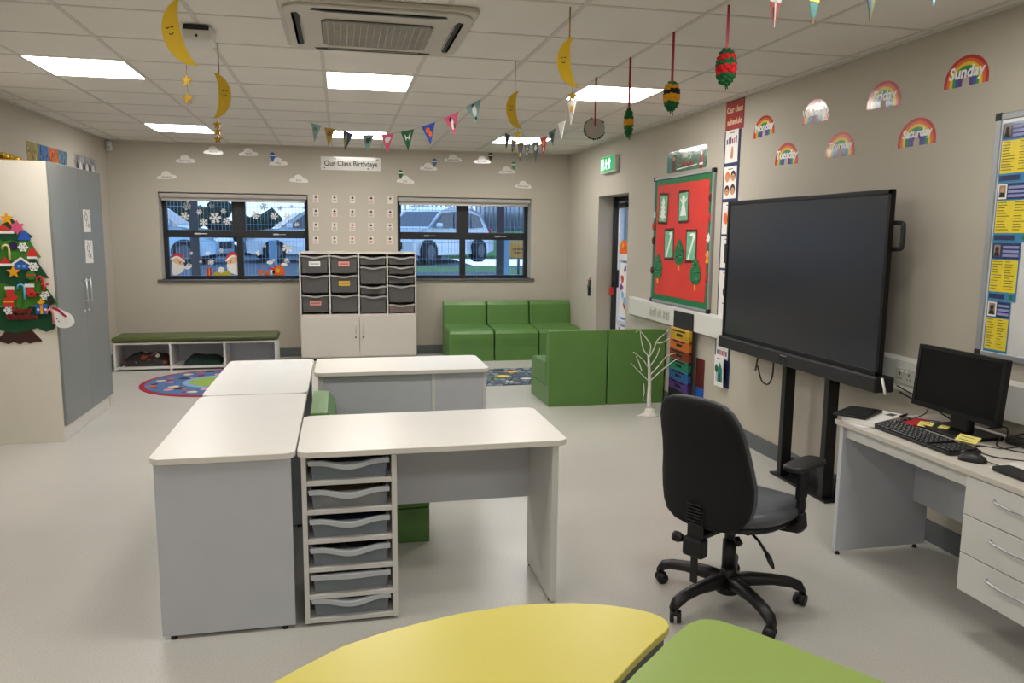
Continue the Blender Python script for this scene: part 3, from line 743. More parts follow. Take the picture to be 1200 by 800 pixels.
# class schedule strip
Mw = FR(5.945, 2.625)
mb = MB().prism(rect(-.15, .15, -.118, .118), 0, .003, mat('deep_red_card', '#9c2a26', .35)).text('Our class', .068, 0, .045, .0035, mat('cream_lettering', '#e8d6b4', .4), bold=.001).text('schedule', .068, 0, -.05, .0035, mat('cream_lettering', '#e8d6b4'), bold=.001)
mb.prism(rect(-.15, .15, .112, .118), .003, .004, ink).prism(rect(.145, .15, -.118, .118), .003, .004, ink)
tag(mb.build('schedule_sign', Wm=Mw), 'red sign reading Our class schedule at the top of the card strip', 'sign')
mb = MB().box(RW - .004, RW - .001, 5.83, 6.095, .39, 2.505, navy)
tag(mb.build('schedule_strip', Wm=Matrix.Translation((RW, 5.95, .39)), world=True), 'long narrow navy strip hanging down the wall behind the screen', 'wall strip')
zs = [(2.38, 'stripes'), (2.09, 'heads'), (1.80, 'hands'), (1.52, 'dark'), (1.24, 'pair'), (.985, 'house'), (.755, 'plain'), (.52, 'tree')]
names = {'stripes': 'schedule card with coloured bars and a pointing finger, topmost under the red sign', 'heads': 'schedule card with four round cartoon heads', 'hands': 'schedule card with two orange hands, partly above the screen corner', 'dark': 'schedule card with a dark tall figure beside the screen edge', 'pair': 'schedule card with two dark round figures beside the screen edge', 'house': 'schedule card with a teal block beside the lower screen edge', 'plain': 'mostly plain schedule card with small dark marks beside the lower screen corner', 'tree': 'lowest schedule card, with a blue house and tree drawing, curling off the strip'}
for z, kind in zs:
    y = 5.965 if kind != 'tree' else 5.96
    mb = MB().prism(rect(-.105, .105, -.13, .13), 0, .0015, paper).prism(rect(-.04, .04, .105, .112), .0015, .002, inkg)
    if kind == 'stripes':
        for i, m in enumerate((ink, purple, darkred, navy, pink, ink)): mb.prism(rect(-.085 + .03 * i, -.067 + .03 * i, .02, .06 + .01 * (i % 3)), .0015, .002, m)
        mb.prism(smooth_closed([(-.01, -.09), (.03, -.09), (.03, -.02), (.015, .0), (.0, -.02)], 3), .0015, .002, skin1)
    elif kind == 'heads':
        for x, yy, m, hm in ((-.045, .04, skin1, orange), (.05, .045, skin1, ink), (-.045, -.07, skin1, brown), (.05, -.065, skin1, ink)):
            mb.prism(circ(x, yy + .008, .04, 16, 1.05), .0015, .002, hm).prism(circ(x, yy - .006, .03, 16), .002, .0025, m).prism(circ(x - .01, yy, .004, 8), .0025, .003, ink).prism(circ(x + .01, yy, .004, 8), .0025, .003, ink)
    elif kind == 'hands':
        mb.prism(smooth_closed([(-.08, -.02), (-.03, -.05), (-.01, .0), (-.04, .05), (-.075, .03)], 3), .0015, .002, orange).prism(smooth_closed([(.0, .0), (.06, -.01), (.08, .05), (.03, .08), (.0, .05)], 3), .0015, .002, orange).prism([(-.01, -.1), (.0, -.1), (.02, -.03), (.01, -.03)], .0015, .002, greenb).prism([(.03, -.1), (.04, -.1), (.03, -.04), (.02, -.04)], .0015, .002, ink)
    elif kind == 'dark': mb.prism(rect(-.04, .05, -.09, .07), .0015, .002, ink)
    elif kind == 'pair': mb.prism(circ(.03, .05, .045), .0015, .002, ink).prism(circ(.02, -.05, .055), .0015, .002, ink)
    elif kind == 'house': mb.prism(rect(.0, .09, -.09, .07), .0015, .002, mat('teal_print', '#2c7d9a', .5))
    elif kind == 'plain':
        mb.prism(rect(.0, .06, .03, .05), .0015, .002, ink).prism(rect(-.08, .08, -.128, -.124), .0015, .002, ink)
        for i, m in enumerate((ink, purple, red, navy, pink, darkred)): mb.prism(rect(-.085 + .03 * i, -.063 + .03 * i, -.10, -.06), .0015, .002, m)
    else:
        mb.prism([(-.03, -.09), (.08, -.09), (.08, .02), (.03, .08), (-.03, .02)], .0015, .002, mat('teal_print', '#2c7d9a')).prism(circ(-.055, .02, .035), .0015, .002, mat('bottle_green_print', '#1a5a38')).prism(rect(-.06, -.05, -.09, .0), .0015, .002, brown).prism(rect(.01, .04, -.09, -.02), .002, .0025, navy)
    Mw = FR(y, z, .006)
    if kind == 'tree': Mw = FR(y, z, .03) @ Matrix.Rotation(-.12, 4, 'Y') @ Matrix.Rotation(.05, 4, 'Z')
    tag(mb.build('schedule_card', Wm=Mw), names[kind], 'card', 'schedule cards on the navy strip')

# trunking along the right wall
t = thing('cable_trunking', 'white plastic cable trunking running along the right wall behind the screen', 'trunking', (RW, 4.5, .88))
MB().prism([(RW - .055, .80), (RW - .002, .785), (RW - .002, .985), (RW - .055, .97)], 1.2, 8.04, whitep, M=Matrix(((1, 0, 0, 0), (0, 0, 1, 0), (0, 1, 0, 0), (0, 0, 0, 1))), bev=.006).build('duct', t, world=True)
MB().box(RW - .06, RW - .001, 8.035, 8.05, .78, .99, whitep, .006).build('end_cap', t, world=True)
def socket(y, double, label, sw=True):
    o = thing('wall_socket', label, 'socket', (RW - .055, y, .885), group='sockets on the wall trunking')
    Mw = FR(y, .885, .056); w = .073 if double else .043
    MB().prism(rrect(-w, w, -.043, .043, .006), 0, .008, mat('socket_white', '#b9b7b0', .35), M=Mw, bev=.002).build('plate', o, world=True)
    mb = MB()
    for cx in ((-.036, .036) if double else (0,)):
        mb.prism(rect(cx - .004, cx + .004, .004, .02), .008, .009, ink, M=Mw).prism(rect(cx - .016, cx - .008, -.018, -.012), .008, .009, ink, M=Mw).prism(rect(cx + .008, cx + .016, -.018, -.012), .008, .009, ink, M=Mw)
    mb.build('pin_holes', o, world=True)
    mb = MB()
    for cx in ((-.018, .018) if double else (0,)): mb.box(cx - .008, cx + .008, .024, .036, .008, .013, white, .002, M=Mw)
    mb.build('rocker_switch', o, world=True)
socket(7.36, True, 'leftmost double socket on the white trunking beside the white twig tree')
socket(7.20, False, 'small single socket between two double sockets below the red board')
socket(7.03, True, 'double socket on the white trunking next to the pocket chart')
socket(3.72, True, 'double socket on the trunking just beside the big screen')
socket(3.44, True, 'double socket on the trunking half hidden by the desk monitor')
mb = MB()
for y in (3.63, 3.575): mb.box(RW - .058, RW - .054, y - .004, y + .004, .84, .965, purple)
tag(mb.build('purple_tape', Wm=Matrix.Translation((RW, 3.6, .9)), world=True), 'two thin purple stripes across the trunking between the sockets by the monitor', 'tape')

# rainbow pocket chart hanging from trunking
pcx = RW - .065
t = thing('pocket_chart', 'hanging wall pocket chart with yellow to purple pockets below the red board', 'pocket chart', (pcx, 6.62, .95))
MB().box(pcx - .002, pcx + .004, 6.42, 6.82, .14, .955, ink).prism(rect(6.42, 6.82, .80, .955), 0, .004, ink, M=Matrix(((0, 0, 1, pcx - .007), (1, 0, 0, 0), (0, 1, 0, 0), (0, 0, 0, 1)))).build('backing', t, world=True)
for kx, (nm, hx) in enumerate((('yellow', '#b8941c'), ('orange', '#bb641b'), ('rust', '#7a2c1b'), ('green', '#1b7356'), ('blue', '#255b96'), ('purple', '#4a2b75'), ('black', '#151515'))):
    z1 = .80 - .095 * kx
    m = mat(nm + '_pocket', hx, .5, bump=.1)
    o = MB().prism([(-.012 - .004, 0), (-.030, -.02), (-.034, .105), (-.028, .115), (-.004, .115), (-.004, 0)], 6.415, 6.825, m, M=Matrix(((1, 0, 0, pcx + .001), (0, 0, 1, 0), (0, 1, 0, z1 - .115), (0, 0, 0, 1)))).build('pocket', t, world=True)
    if kx < 6:
        MB().box(pcx - .0345, pcx - .033, 6.50, 6.76, z1 - .03, z1 - .015, ink).box(pcx - .034, pcx - .031, 6.56, 6.68, z1 - .07, z1 - .045, ink).build('pocket_label', o, world=True)
MB().box(pcx - .004, pcx + .0, 6.44, 6.80, .05, .14, paper).build('white_slip', t, world=True)
tag(MB().box(RW - .006, RW - .002, 6.28, 6.44, .30, .56, darkred).box(RW - .006, RW - .002, 6.28, 6.44, .02, .30, blue).build('wall_chart', Wm=Matrix.Translation((RW, 6.36, .3)), world=True), 'narrow red and blue chart on the wall just behind the pocket chart', 'chart')

# whiteboard with posters
wby0, wby1, wbz0, wbz1 = 2.05, 3.272, 1.09, 2.238
t = thing('whiteboard', 'white board in an aluminium frame above the desk, covered with blue and yellow posters', 'whiteboard', (RW, 2.7, 1.7))
MB().box(RW - .016, RW - .002, wby0, wby1, wbz0, wbz1, mat('whiteboard_surface', '#d5d4d2', .2)).build('surface', t, world=True)
mb = MB()
for y in (wby0, wby1): mb.box(RW - .024, RW - .001, y - .016, y + .016, wbz0, wbz1, alu, .004)
for z in (wbz0, wbz1): mb.box(RW - .024, RW - .001, wby0, wby1, z - .016, z + .016, alu, .004)
mb.build('frame', t, world=True)
mb = MB()
for y in (wby0, wby1):
    for z in (wbz0, wbz1): MB().box(RW - .027, RW, y - .019, y + .019, z - .019, z + .019, black, .005).build('corner_cap', t, world=True)
pbl = mat('poster_blue', '#2f7fae', .25, coat=.6); pnv = mat('poster_navy', '#1c2c5a', .25, coat=.6); pye = mat('poster_yellow', '#e6cf2c', .25, coat=.6, var=.04)
prt = mat('portrait_backdrop', '#8a7f73', .4, var=.3, scale=30)
plabs = ['blue and yellow poster at the top of the whiteboard with a dark photo', 'second poster from the top of the whiteboard, its photo in a white frame', 'third poster down the whiteboard, with a plain brown photo', 'lowest poster on the whiteboard, with a small white-framed photo']
for i, w in enumerate((.21, .21, .165, .14)):
    z = 2.065 - .283 * i; h = .1405
    Mw = FR(3.248 - w / 2 - .002 * i, z, .0175); x0 = -w / 2
    mb = MB().prism(rect(x0, w / 2, -h, h), 0, .001, pbl)
    mb.prism(rect(x0 + .004, w / 2 - .004, .062, h - .004), .001, .0015, pnv)
    if i in (1, 3): mb.prism(rect(x0 + .006, x0 + .058, .064, h - .006), .0015, .002, white)
    mb.prism(rect(x0 + .013, x0 + .051, .072, h - .012), .002, .0025, prt)
    mb.prism(circ(x0 + .032, .108, .011, 14, 1.2), .0025, .003, brown if i != 1 else skin1).prism([(x0 + .014, .073), (x0 + .05, .073), (x0 + .042, .095), (x0 + .022, .095)], .0025, .003, ink)
    for r_ in range(3): mb.prism(rect(x0 + .064, w / 2 - .008, .112 - .02 * r_, .124 - .02 * r_), .0015, .002, mat('poster_lilac', '#8f93c4', .3))
    mb.prism(rect(x0 + .006, w / 2 - .006, -.098, .056), .001, .0015, pye)
    for r_ in range(11):
        for c0, c1 in ((x0 + .012, x0 + .012 + w * .36), (x0 + w * .52, x0 + w * .52 + w * .34)):
            mb.prism(rect(c0, c0 + (c1 - c0) * random.uniform(.5, 1), .046 - .013 * r_, .050 - .013 * r_), .0015, .0018, mat('poster_text', '#6a6318', .5))
    mb.prism(rect(x0 + .008, x0 + w * .6, -.132, -.108), .001, .0015, pnv).prism(circ(w / 2 - .03, -.12, .012, 14), .001, .0015, greenb)
    tag(mb.build('poster', Wm=Mw), plabs[i], 'poster', 'posters on the whiteboard')

# pictures on the left wall
arts = [(8.23, .28, ['#a08a20', '#5d5c1c', '#c2a43a'], 'yellow and olive picture at the near end of the row on the left wall'), (8.51, .27, ['#23508f', '#3f74b0', '#1c3563'], 'deep blue picture, second in the row above the grey cupboard'), (8.78, .27, ['#a8421f', '#d97a1f', '#7a2b1c'], 'orange-red picture, third in the row above the grey cupboard'), (9.05, .26, ['#2f5d86', '#7594a4', '#32485c'], 'pale blue and grey picture, fourth in the row above the grey cupboard')]
for i, (y, w, cols, lab) in enumerate(arts):
    mb = MB().prism(rect(-w / 2, w / 2, -.13, .13), 0, .002, mat('art_base_%s' % 'abcd'[i], cols[0], .5, col2=cols[1], scale=14))
    for k in range(14):
        cx, cy = random.uniform(-w / 2 + .03, w / 2 - .03), random.uniform(-.11, .06)
        mb.prism([(cx - .02, cy), (cx + .02, cy), (cx + random.uniform(-.02, .02), cy + random.uniform(.02, .07))], .002, .003 + k * .0001, mat('art_%s%d' % ('abcd'[i], k % 2), cols[1 + k % 2], .5))
    tag(mb.build('wall_picture', Wm=FL(y, 2.33)), lab, 'picture', 'small pictures on the left wall')
mb = MB().prism(rect(-.40, .40, -.12, .12), 0, .002, mat('mono_photo', '#3d3b42', .4, col2='#b9b6bb', scale=9))
for k in range(6): mb.prism(smooth_closed([(-.3 + .11 * k + .05 * math.cos(a), -.03 + .08 * math.sin(a)) for a in (0, 1.2, 2.4, 3.7, 5)], 3), .002, .003, mat('mono_light', '#cfccd0', .4) if k % 2 else mat('mono_dark', '#232228', .4))
tag(mb.build('black_and_white_photo', Wm=FL(9.81, 2.35)), 'wide black and white photograph on the left wall near the corner', 'photograph')

# ------------------------------------------------------------------ window stickers
gy = YB + .228
FW = lambda x, z: face_frame((x, gy, z), (1, 0, 0), (0, 0, 1))
def snowflake(x, z, r, lab):
    mb = MB(); a0 = random.uniform(0, 1)
    for k in range(6):
        a = a0 + PI / 3 * k; M = Matrix.Rotation(a, 4, 'Z'); w = r * .10
        mb.prism(rect(0, r, -w, w), 0, .001 + k * .00005, white, M=M)
        for d in (.5, .75):
            for s in (-1, 1):
                mb.prism(rect(0, r * .32, -w * .8, w * .8), 0, .0013 + k * .00005, white, M=M @ Matrix.Translation((r * d, 0, 0)) @ Matrix.Rotation(s * PI / 3.2, 4, 'Z'))
    mb.prism(circ(0, 0, r * .2, 6), 0, .0016, white)
    tag(mb.build('snowflake_sticker', Wm=FW(x, z)), lab, 'sticker', 'snowflake stickers on the window')
panes = {'upper left pane': [(-1.94, 1.967, .052), (-2.104, 1.729, .03), (-1.966, 1.838, .055), (-1.79, 1.895, .034), (-1.744, 1.765, .05), (-1.632, 1.973, .034), (-1.596, 1.822, .072), (-1.489, 1.91, .034), (-1.452, 1.78, .05)],
         'upper right pane': [(-1.091, 1.861, .052), (-.985, 1.975, .048), (-.857, 1.854, .048), (-.774, 1.955, .036), (-.774, 1.752, .03), (-.69, 1.845, .05), (-.63, 1.985, .026), (-.569, 1.752, .03)],
         'lower left pane': [(-1.91, 1.361, .02), (-1.709, 1.362, .032), (-1.538, 1.40, .03), (-1.945, 1.197, .036), (-1.80, 1.25, .02), (-1.675, 1.245, .04)],
         'lower right pane': [(-1.08, 1.364, .034), (-.99, 1.46, .02), (-.697, 1.433, .066), (-.88, 1.275, .022), (-.713, 1.268, .036)]}
ordn = ['first', 'second', 'third', 'fourth', 'fifth', 'sixth', 'seventh', 'eighth', 'ninth']
for pn, L_ in panes.items():
    for k, (x, z, r) in enumerate(sorted(L_)):
        snowflake(x, z, r, '%ssnowflake sticker, %s from the left in the %s of the left window' % ('large ' if r > .06 else ('tiny ' if r < .03 else ''), ordn[k], pn))
def santa(x, z, s, lab, flip=1):
    mb = MB()
    mb.prism(smooth_closed([(-.07 * flip, -.16), (.06 * flip, -.12), (.085 * flip, -.02), (.02 * flip, .04), (-.07 * flip, .03)], 4), 0, .001, white)
    mb.prism(smooth_closed([(-.05 * flip, .02), (.06 * flip, -.02), (.075 * flip, .04), (.0, .09), (-.06 * flip, .07)], 4), .001, .0015, mat('pale_skin_print', '#e6b98e'))
    mb.prism(smooth_closed([(-.08 * flip, .06), (.0, .10), (.09 * flip, .03), (.085 * flip, .09), (.02 * flip, .15), (-.06 * flip, .13)], 4), .0015, .002, red)
    mb.prism(smooth_closed([(-.08 * flip, .055), (.0, .085), (.09 * flip, .02), (.095 * flip, .045), (.005 * flip, .11), (-.08 * flip, .08)], 4), .002, .0025, white)
    mb.prism(circ(.035 * flip, .015, .012, 10), .0015, .003, red).prism(circ(.02 * flip, .035, .005, 8), .0015, .003, ink).prism(circ(.05 * flip, .025, .005, 8), .0015, .003, ink)
    tag(mb.build('santa_sticker', Wm=FW(x, z) @ Matrix.Scale(s, 4)), lab, 'sticker', 'santa stickers')
santa(-2.085, 1.225, .9, 'santa face sticker peeping in at the left edge of the stickered window')
santa(-1.395, 1.235, .95, 'upside-down looking red and white santa sticker beside the mullion of the stickered window', -1)
for x, z, lab in ((-1.97, 1.175, 'small white oval sticker beside the left santa sticker'), (-.93, 1.242, 'white oval cloud sticker in the lower right pane of the stickered window'), (-.745, 1.215, 'little white oval sticker above the orange reindeer sticker')):
    tag(MB().prism(circ(0, 0, .042, 18, .55), 0, .0012, white).build('oval_sticker', Wm=FW(x, z)), lab, 'sticker', 'white oval stickers')
mb = MB().prism(rect(-.03, .03, -.055, .055), 0, .001, red).prism(rect(-.006, .006, -.055, .055), .001, .0015, orangey)
tag(mb.build('gift_sticker', Wm=FW(-1.70, 1.115)), 'small red gift sticker at the bottom of the stickered window', 'sticker')
mb = MB().prism(smooth_closed([(-.10, -.04), (.10, -.04), (.12, .0), (.03, .03), (-.05, .02)], 4), 0, .001, mat('olive_yellow_print', '#b5a636', .5)).prism(circ(0, .035, .04, 16), .001, .002, white)
tag(mb.build('pudding_sticker', Wm=FW(-1.55, 1.108)), 'white and yellow pudding sticker at the bottom of the stickered window', 'sticker')
mb = MB().prism(circ(-.07, .01, .035, 14), 0, .001, orange).prism(rect(-.02, .04, -.04, .02), .0, .0012, orange).prism(circ(.08, .01, .03, 14), 0, .001, white)
tag(mb.build('present_sticker', Wm=FW(-.98, 1.105)), 'cluster of orange and white present stickers left of the orange reindeer sticker', 'sticker')
mb = MB().prism(smooth_closed([(-.06, -.06), (.08, -.06), (.08, .03), (.02, .07), (-.05, .04)], 4), 0, .001, orange).prism(circ(.0, .0, .03, 14), .001, .002, orangey)
for s in (-1, 1): mb.prism([(.0 + s * .03, .05), (s * .05, .11), (s * .06, .10), (s * .04, .04)], 0, .001, red)
mb.prism([(-.12, .02), (-.05, .0), (-.05, .03), (-.11, .05)], .0, .0012, red)
tag(mb.build('reindeer_sticker', Wm=FW(-.83, 1.135)), 'orange reindeer sticker at the bottom of the stickered window', 'sticker')

# ------------------------------------------------------------------ outside the windows
mb = MB()
mb.prism([(YB + .37, .30), (11.6, .62), (15.5, .74), (40, .95), (40, -.3), (YB + .37, -.3)], -16, 3.5, tarmac, M=Matrix(((0, 0, 1, 0), (1, 0, 0, 0), (0, 1, 0, 0), (0, 0, 0, 1))))
mb.box(3.5, 16, 4, 40, -.3, -.02, tarmac)
struct(mb.build('ground'))
g = MB().prism([(11.7, .665), (20.4, .80), (20.4, .68), (11.7, .5)], -1.0, 4.3, grassm, M=Matrix(((0, 0, 1, 0), (1, 0, 0, 0), (0, 1, 0, 0), (0, 0, 0, 1)))).build('grass')
g['kind'] = 'stuff'; g['label'] = 'short green grass strip outside the right window'; g['category'] = 'grass'
t = thing('mesh_fence', 'pale blue wire mesh fence with square posts outside both windows', 'fence', (0, 12.2, .6))
mb = MB()
for i in range(150):
    x = -3.3 + .05 * i
    if x < 3.9: mb.box(x - .002, x + .002, 12.2, 12.204, .62, 2.55, fencem)
for k in range(8): mb.box(-3.3, 3.9, 12.195, 12.2, .75 + .25 * k, .756 + .25 * k, fencem)
mb.build('wire_panel', t, world=True)
for x in (-2.08, 2.47): MB().box(x - .06, x + .06, 12.13, 12.19, .5, 2.6, greypost).build('post', t, world=True)
for x, zt in ((-1.05, 1.50), (2.72, 1.55)):
    t = thing('bollard', 'pale blue square bollard outside the %s' % ('window with the stickers' if x < 0 else 'right window beside the orange sign'), 'bollard', (x, 12.9, .6))
    MB().box(x - .055, x + .055, 12.86, 12.97, .55, zt, fencem, .012).build('post', t, world=True)
    MB().box(x - .06, x + .06, 12.855, 12.975, zt - .02, zt + .02, fencem, .015).build('cap', t, world=True)
t = thing('orange_sign', 'orange rectangular sign standing outside the right window', 'sign', (3.18, 13.8, .6))
MB().box(2.98, 3.33, 13.79, 13.81, 1.22, 1.53, mat('orange_sign_face', '#e39a1d', .5), .004).build('board', t, world=True)
MB().box(3.03, 3.25, 13.782, 13.792, 1.36, 1.40, mat('sign_print', '#8d5a12', .5)).box(3.05, 3.2, 13.782, 13.792, 1.30, 1.33, mat('sign_print', '#8d5a12')).build('print', t, world=True)
MB().cyl((3.15, 13.82, .6), (3.15, 13.82, 1.5), .025, greypost).build('pole', t, world=True)

def car(name, label, M, paint, group=None):
    t = thing(name, label, 'car', M=M, group=group)
    # side profile, nose towards -X, wheels on z=0
    prof = [(-2.15, .30), (-2.17, .62), (-2.05, .86), (-1.15, 1.02), (-.45, 1.52), (.0, 1.63), (1.1, 1.62), (1.65, 1.48), (2.02, 1.02), (2.12, .85), (2.12, .34), (1.75, .26), (-1.8, .24)]
    mb = MB()
    def ring(y, s, top):
        out = []
        for x, z in prof:
            out.append(Vector((x * s, y * (1.0 if z < 1.0 else top), z)))
        return out
    rings = [ring(-.80, .97, .80), ring(-.88, 1, .76), ring(-.90, 1, .80), ring(.90, 1, .80), ring(.88, 1, .76), ring(.80, .97, .80)]
    mb.loft(rings, paint, smooth=False)
    mb.build('body', t)
    for s in (-1, 1):
        g = MB()
        for pts in ([(-.95, 1.03), (-.42, 1.44), (.05, 1.50), (.05, 1.03)], [(.12, 1.03), (.12, 1.50), (.95, 1.49), (1.0, 1.03)], [(1.07, 1.03), (1.02, 1.48), (1.5, 1.40), (1.75, 1.06)]):
            g.prism(pts, -.012, .012, carg, M=Matrix(((1, 0, 0, 0), (0, 0, 1, s * .722), (0, 1, 0, 0), (0, 0, 0, 1))))
        g.build('side_window', t)
        MB().box(-1.0, -.82, s * .92 - .06, s * .92 + .06, 1.02, 1.16, paint, .03).build('wing_mirror', t)
        MB().tube([(-.2, s * .62, 1.66), (.2, s * .62, 1.69), (1.1, s * .62, 1.68), (1.3, s * .62, 1.63)], .018, alu).build('roof_rail', t)
    MB().prism([(-.66, 1.06), (.66, 1.06), (.60, 1.49), (-.60, 1.49)], -.012, .012, carg, M=Matrix(((0, 1.4, 1, -2.582), (1, 0, 0, 0), (0, 1, 0, 0), (0, 0, 0, 1)))).build('windscreen', t)
    MB().prism([(-.66, 1.06), (.66, 1.06), (.58, 1.44), (-.58, 1.44)], -.01, .01, carg, M=Matrix(((0, -.804, 1, 2.846), (1, 0, 0, 0), (0, 1, 0, 0), (0, 0, 0, 1)))).build('rear_window', t)
    for x in (-1.35, 1.30):
        for s in (-1, 1):
            o = MB().tube([(x, s * .70, .34), (x, s * .93, .34)], .34, rubber, 24, smooth=False).build('wheel', t)
            mb = MB().tube([(x, s * .90, .34), (x, s * .94, .34)], .20, mat('wheel_hub', '#5d636b', .45, metal=.3), 20, smooth=False)
            mb.build('hub', o)
    for s in (-1, 1):
        MB().box(-2.14, -1.86, s * .68 - .16, s * .68 + .16, .70, .86, mat('headlight_glass', '#dbe6ee', .1), .05).build('headlight', t)
        MB().box(2.0, 2.14, s * .72 - .12, s * .72 + .12, .80, 1.02, mat('tail_light_red', '#a31a1e', .2), .03).build('tail_light', t)
    MB().box(-2.19, -2.13, -.55, .55, .42, .62, ink, .02).build('grille', t)
    return t
car('estate_car', 'white estate car parked on the tarmac outside the right window', Matrix.Translation((2.60, 22.8, .80)) @ Matrix.Rotation(math.radians(48), 4, 'Z') @ Matrix.Scale(.97, 4), carw, 'cars parked outside')
car('parked_car', 'white car outside the stickered window, seen through its right panes', Matrix.Translation((-.75, 23.3, .80)) @ Matrix.Rotation(math.radians(14), 4, 'Z') @ Matrix.Scale(.92, 4), carw, 'cars parked outside')
car('parked_car', 'pale blue-white car outside the stickered window, seen through the left panes', Matrix.Translation((-5.0, 22.0, .78)) @ Matrix.Rotation(math.radians(172), 4, 'Z') @ Matrix.Scale(.95, 4), mat('pale_blue_car_paint', '#b4d3e6', .2, coat=1.0), 'cars parked outside')
def hedge(x0, x1, y, z0, z1, lab):
    mb = MB()
    for k in range(int((x1 - x0) * 9)):
        mb.ball((random.uniform(x0, x1), y + random.uniform(-.5, .5), random.uniform(z0, z1 - .35)), random.uniform(.3, .55), hedgem, 1)
    bm_ = mb.bm
    for v in bm_.verts: v.co += Vector((noise.noise(v.co * 3), noise.noise(v.co * 3 + Vector((9, 0, 0))), noise.noise(v.co * 3 + Vector((0, 9, 0))))) * .15
    tag(mb.build('hedge', Wm=Matrix.Translation(((x0 + x1) / 2, y, z0)), world=True), lab, 'hedge')
hedge(-8.5, -3.6, 27, .9, 2.75, 'tall dark hedge behind the pale blue car, outside the stickered window')
hedge(-3.2, -1.2, 28, .9, 2.55, 'lower dark hedge behind the white car, outside the stickered window')
t = thing('metal_railing', 'dark vertical bar railing far outside the right window', 'railing', (2.8, 30, 1))
mb = MB()
for i in range(52): mb.box(1.4 + .17 * i - .02, 1.4 + .17 * i + .02, 30, 30.04, .85, 3.1, greypost)
mb.build('bars', t, world=True)
MB().box(1.3, 10.3, 29.98, 30.06, 2.95, 3.05, greypost).box(1.3, 10.3, 29.98, 30.06, 1.0, 1.1, greypost).build('rail', t, world=True)
mb = MB().tube([(6.2, 34, 2.55), (9.4, 34, 2.55)], .85, alu, 24)
mb.ball((6.2, 34, 2.55), .85, alu, 2, (.4, 1, 1)).ball((9.4, 34, 2.55), .85, alu, 2, (.4, 1, 1)).box(6.6, 6.9, 33.5, 34.5, .8, 1.9, alu).box(8.8, 9.1, 33.5, 34.5, .8, 1.9, alu)
tag(mb.build('storage_tank', Wm=Matrix.Translation((7.8, 34, .8)), world=True), 'silver cylindrical tank beyond the railing outside the right window', 'tank')
mb = MB().prism([(26, .9), (29.5, 1.75), (29.9, 1.75), (29.9, .8), (26, .8)], 3.6, 11, grassm, M=Matrix(((0, 0, 1, 0), (1, 0, 0, 0), (0, 1, 0, 0), (0, 0, 0, 1))))
b = mb.build('grass_bank'); b['kind'] = 'structure'

# ------------------------------------------------------------------ left side: cupboard, felt tree, bench, rug
CX0, CX1, CY0, CY1, CZ = -2.785, -2.128, 6.56, 7.845, 2.163
cb = thing('tall_cupboard', 'tall cream cupboard with two slate grey doors against the left wall', 'cupboard', ((CX0 + CX1) / 2, (CY0 + CY1) / 2, 0))
mb = MB()
mb.box(CX0, CX1 - .022, CY0, CY0 + .02, .0, CZ, cream, .002).box(CX0, CX1 - .022, CY1 - .02, CY1, 0, CZ, cream, .002)
mb.box(CX0, CX1 - .022, CY0 + .02, CY1 - .02, CZ - .022, CZ, cream, .002).box(CX0, CX0 + .015, CY0 + .02, CY1 - .02, .1, CZ - .02, cream).box(CX0, CX1 - .022, CY0 + .02, CY1 - .02, .10, .12, cream)
mb.build('carcass', cb, world=True)
MB().box(CX0 + .02, CX1 - .035, CY0 + .02, CY1 - .02, 0, .10, white_lam).build('plinth', cb, world=True)
cm = 7.215
for a, b_, hy in ((CY0 + .002, cm - .002, cm - .055), (cm + .002, CY1 - .002, cm + .055)):
    d = MB().box(CX1 - .02, CX1, a, b_, .125, CZ - .002, grey_door, .002).build('door', cb, world=True)
    mb = MB().tube([(CX1 + .032, hy, 1.04), (CX1 + .032, hy, 1.25)], .006, chrome, 10)
    for z in (1.06, 1.23): mb.tube([(CX1, hy, z), (CX1 + .034, hy, z)], .005, chrome, 8)
    mb.build('handle', d, world=True)
    MB().cyl((CX1, hy, .97), (CX1 + .01, hy, .97), .014, chrome).build('lock', d, world=True)
for z0, z1, w, y, lab, rot in ((1.635, 1.825, .19, 7.375, 'upper white paper with bear-like line drawings on the grey cupboard door', 0), (1.37, 1.565, .20, 7.385, 'lower white paper with line drawings on the grey cupboard door', .03)):
    Mw = face_frame((CX1 + .0015, y, (z0 + z1) / 2), (0, 1, 0), (0, 0, 1)) @ Matrix.Rotation(-rot, 4, 'Z'); h = (z1 - z0) / 2
    mb = MB().prism(rect(-w / 2, w / 2, -h, h), 0, .0015, paper)
    mb.tube([(x, yy, .002) for x, yy in circ(-.02, .03, .03, 14)] + [(.01, .03, .002)], .002, ink, 5)
    mb.tube([(-.01 + .0, -.0, .002), (-.03, -.04, .002), (.02, -.05, .002), (.04, -.02, .002), (.05, -.06, .002)], .002, ink, 5)
    mb.prism(circ(-.03, .075, .008), .0015, .002, ink).prism(circ(.05, .07, .006), .0015, .002, ink)
    tag(mb.build('taped_drawing', Wm=Mw), lab, 'paper', 'drawings taped on the grey doors')
mb = MB()
for k in range(9):
    a = k / 8; mb.ball((-2.62 + .21 * a + random.uniform(-.01, .01), CY0 + .22 + random.uniform(-.06, .06), CZ + .02 + .045 * math.sin(PI * (.3 + .7 * a)) * random.uniform(.5, 1)), random.uniform(.024, .036), gold, 1, (1.2, 1, .8))
mb.prism(smooth_closed([(-2.66, 6.70), (-2.40, 6.70), (-2.40, 6.86), (-2.66, 6.86)], 2), CZ + .001, CZ + .02, gold)
tag(mb.build('gold_ornament', Wm=Matrix.Translation((-2.52, 6.78, CZ)), world=True), 'crumpled gold decoration lying on top of the cream cupboard', 'decoration')

